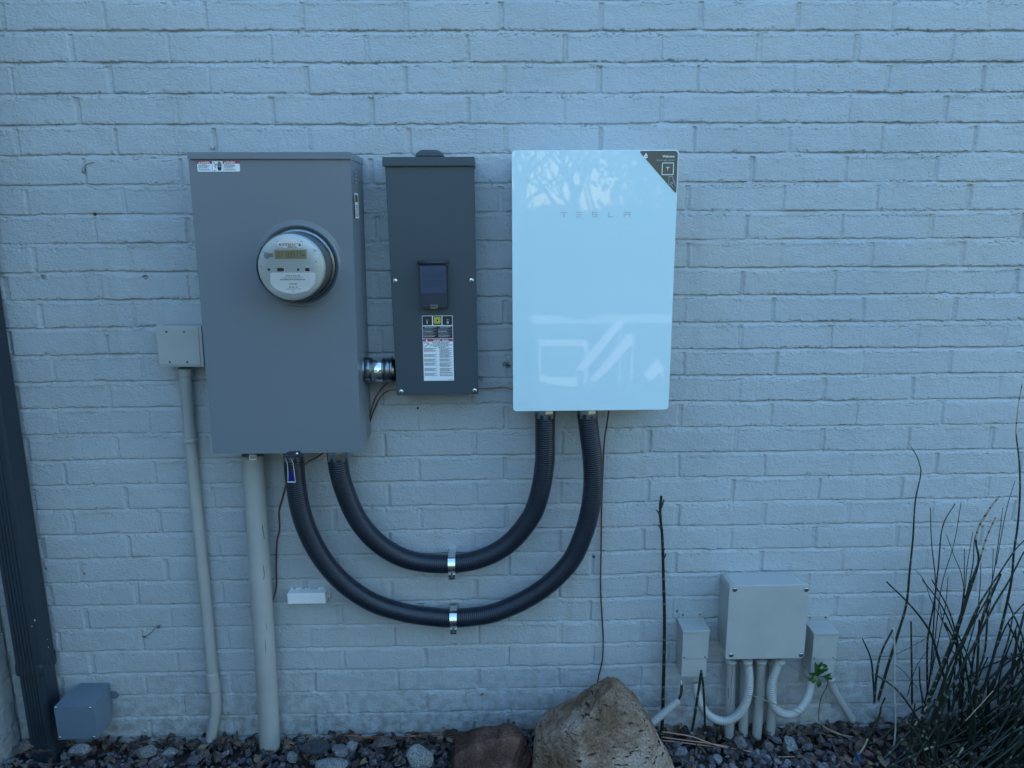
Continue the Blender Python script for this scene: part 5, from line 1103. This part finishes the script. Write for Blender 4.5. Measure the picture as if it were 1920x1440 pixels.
for pts, nm in (([(1078, 692), (1097, 692), (1167, 606), (1166, 601), (1159, 598), (1153, 601)], 'slanted_bar'), ([(1104, 712), (1117, 712), (1151, 680), (1188, 637), (1187, 629), (1179, 625), (1172, 628)], 'slanted_bar'), ([(1205, 701), (1218, 712), (1245, 687), (1228, 673)], 'tilted_bar'), ([(1010, 637), (1100, 637), (1095, 641), (1010, 641)], 'level_bar'), ([(1010, 643), (1103, 642), (1097, 647), (1010, 647)], 'level_bar'), ([(1012, 700), (1030, 707), (1080, 707), (1082, 722), (1040, 720), (1011, 712)], 'low_bar')):
    mb = MB(); prism(mb, M['whiteplast'], [V3(px, py, K) for px, py in pts][::-1], K-60, K, 0); mb.build(nm, lg)
    xs_l = [V3(px, py, K) for px, py in pts]; xa_, xb_ = min(xs_l), max(xs_l)
    for x, z in (xa_, xb_): mb = MB(); tube(mb, M['whiteplast'], [(x+(12 if x == xa_[0] else -12), K+14, -75), (x+(12 if x == xa_[0] else -12), K+14, z)], 10, 8, 80); mb.build('leg', lg)
mb = MB()
for px in (1095, 1190): x, z = V3(px, 700, K); tube(mb, M['zinc'], [(x, K+40, -75), (x+60, K+30, z)], 18, 8, 60)
mb.build('frame', lg)
# the photographer, standing just behind the camera
cloth = mat('dark_jacket', (.02, .025, .035), .85, bump=1, bscale=60); skin = mat('skin', (.45, .28, .20), .55); jeans = mat('dark_trousers', (.03, .035, .055), .9)
ph = thing('person', 'person in a dark jacket holding up a phone with both hands', 'person', (0, 2480, -75))
def skinmesh(name, verts, edges, m, parent, sub=2):
    """verts: (x,d,z,radius) mm relative to world"""
    org = ORG[parent.name]; me = bpy.data.meshes.new(name); me.from_pydata([((x-org.x)/1000, -(d-org.y)/1000, (z-org.z)/1000) for x, d, z, r in verts], edges, [])
    o = bpy.data.objects.new(name, me); C.objects.link(o); md = o.modifiers.new('s', 'SKIN'); me.skin_vertices  # layer is created with the modifier
    for i, v in enumerate(verts): rr = v[3]; rr = rr if isinstance(rr, tuple) else (rr, rr); me.skin_vertices[0].data[i].radius = (rr[0]/1000, rr[1]/1000); me.skin_vertices[0].data[i].use_root = (i == 0)
    sb_ = o.modifiers.new('u', 'SUBSURF'); sb_.levels = sb_.render_levels = sub
    dg = bpy.context.evaluated_depsgraph_get(); m2 = bpy.data.meshes.new_from_object(o.evaluated_get(dg)); o.modifiers.clear(); o.data = m2; m2.materials.clear(); m2.materials.append(m); m2.polygons.foreach_set('use_smooth', [True]*len(m2.polygons)); o.parent = parent; ORG[o.name] = org; return o
G_ = -75
try:
    bv = [(0, 2500, G_+930, 125), (0, 2500, G_+1130, 125), (0, 2505, G_+1330, 140), (0, 2505, G_+1440, 95), (0, 2495, G_+1500, 52), (0, 2480, G_+1560, 55), (0, 2475, G_+1630, 88), (0, 2480, G_+1710, 80),
          (170, 2500, G_+1420, 62), (290, 2440, G_+1180, 46), (150, 2220, G_+1440, 34), (75, 2160, G_+1560, 26), (-170, 2500, G_+1420, 62), (-290, 2440, G_+1180, 46), (-150, 2220, G_+1440, 34), (-75, 2160, G_+1560, 26),
          (95, 2500, G_+860, 92), (105, 2490, G_+480, 62), (110, 2510, G_+90, 42), (112, 2440, G_+40, 40), (-95, 2500, G_+860, 92), (-105, 2490, G_+480, 62), (-110, 2510, G_+90, 42), (-112, 2440, G_+40, 40)]
    be = [(0, 1), (1, 2), (2, 3), (3, 4), (4, 5), (5, 6), (6, 7), (3, 8), (8, 9), (9, 10), (10, 11), (3, 12), (12, 13), (13, 14), (14, 15), (0, 16), (16, 17), (17, 18), (18, 19), (0, 20), (20, 21), (21, 22), (22, 23)]
    bv = [(x+(70 if z < G_+1450 and d > 2300 else 0), d, z, r) for x, d, z, r in bv]; bv[9] = (330, 2420, G_+1250, 50)
    body_ = skinmesh('body', bv, be, cloth, ph); body_.data.materials.append(skin); body_.data.materials.append(jeans)
    for p in body_.data.polygons:
        c = p.center; p.material_index = 1 if (c.z > 1.49 and abs(c.x) < .12 and c.y < .16) else (2 if c.z < .93 else 0)
    mb = MB(); lathe(mb, M['blk_ins'], (0, 2508, G_+1655), 'z', [(84, -60), (94, -20), (98, 30), (96, 70), (72, 108), (20, 122)], 24); mb.build('hair', body_)
    G6 = G_; eye = mat('eye_white', (.7, .7, .68), .3)
    for s_ in (-1, 1):
        mb = MB(); lathe(mb, eye, (s_*30, 2403, G6+1634), 'd', [(11, 0), (10, -6), (6, -10), (1, -11)], 12); lathe(mb, M['ink'], (s_*30, 2392.4, G6+1634), 'd', [(5, 0), (4, -1), (1, -1.4)], 10); mb.build('eye', body_)
        mb = MB(); lathe(mb, skin, (s_*92, 2480, G6+1625), 'd', [(6, -8), (20, -4), (24, 4), (8, 8)], 12); mb.build('ear', body_)
    mb = MB(); tube(mb, skin, [(0, 2396, G6+1640), (0, 2378, G6+1605), (0, 2392, G6+1592)], 11, 10, 5); mb.build('nose', body_)
    mb = MB(); tube(mb, mat('lips', (.35, .14, .12), .5), [(-24, 2400, G6+1562), (0, 2391, G6+1560), (24, 2400, G6+1562)], 5, 8, 5); mb.build('mouth', body_)
    for s_ in (-1, 1):
        hv = [(s_*75, 2160, G_+1560, 24), (s_*66, 2140, G_+1590, 26)]; he = [(0, 1)]
        for k in range(4): b = len(hv); hv += [(s_*(62-k*2), 2128-k*2, G_+1605+k*14, 9), (s_*(46-k*3), 2122, G_+1618+k*13, 8)]; he += [(1, b), (b, b+1)]
        b = len(hv); hv += [(s_*52, 2150, G_+1585, 10), (s_*34, 2140, G_+1600, 8)]; he += [(1, b), (b, b+1)]
        skinmesh('hand', hv, he, skin, ph, 1)
except Exception as ex: print('person', ex)
tp = thing('phone', 'dark phone held up in front of the person', 'phone', (0, 2100, 1540)); mb = MB(); prism(mb, M['blk_ins'], rrect(-40, 40, 1500, 1650, 10), 2102, 2110, 1); mb.build('phone_body', tp)

# hedge added as a dark band that hides the horizon in reflections
hm_ = rng.random((26000, 3)); cen = np.stack([(hm_[:, 0]-.5)*70000, 26500+(hm_[:, 1]-.5)*1500, -60+hm_[:, 2]**.8*2100*(1+.12*vnoise(hm_[:, 0]*60, hm_[:, 0]*0))], -1)
n = len(cen); u = rng.normal(size=(n, 3)); u /= np.linalg.norm(u, axis=1)[:, None]; v = np.cross(u, rng.normal(size=(n, 3))); v /= np.linalg.norm(v, axis=1)[:, None]
q = np.stack([cen-u*260, cen+v*160, cen+u*260, cen-v*160], 1).reshape(-1, 3); q[:, 1] *= -1
rawmesh('hedge', q/1000, np.arange(n*4).reshape(n, 4), crown_m, label='long dark hedge across the lawn, added to hide the horizon in reflections', cat='hedge')
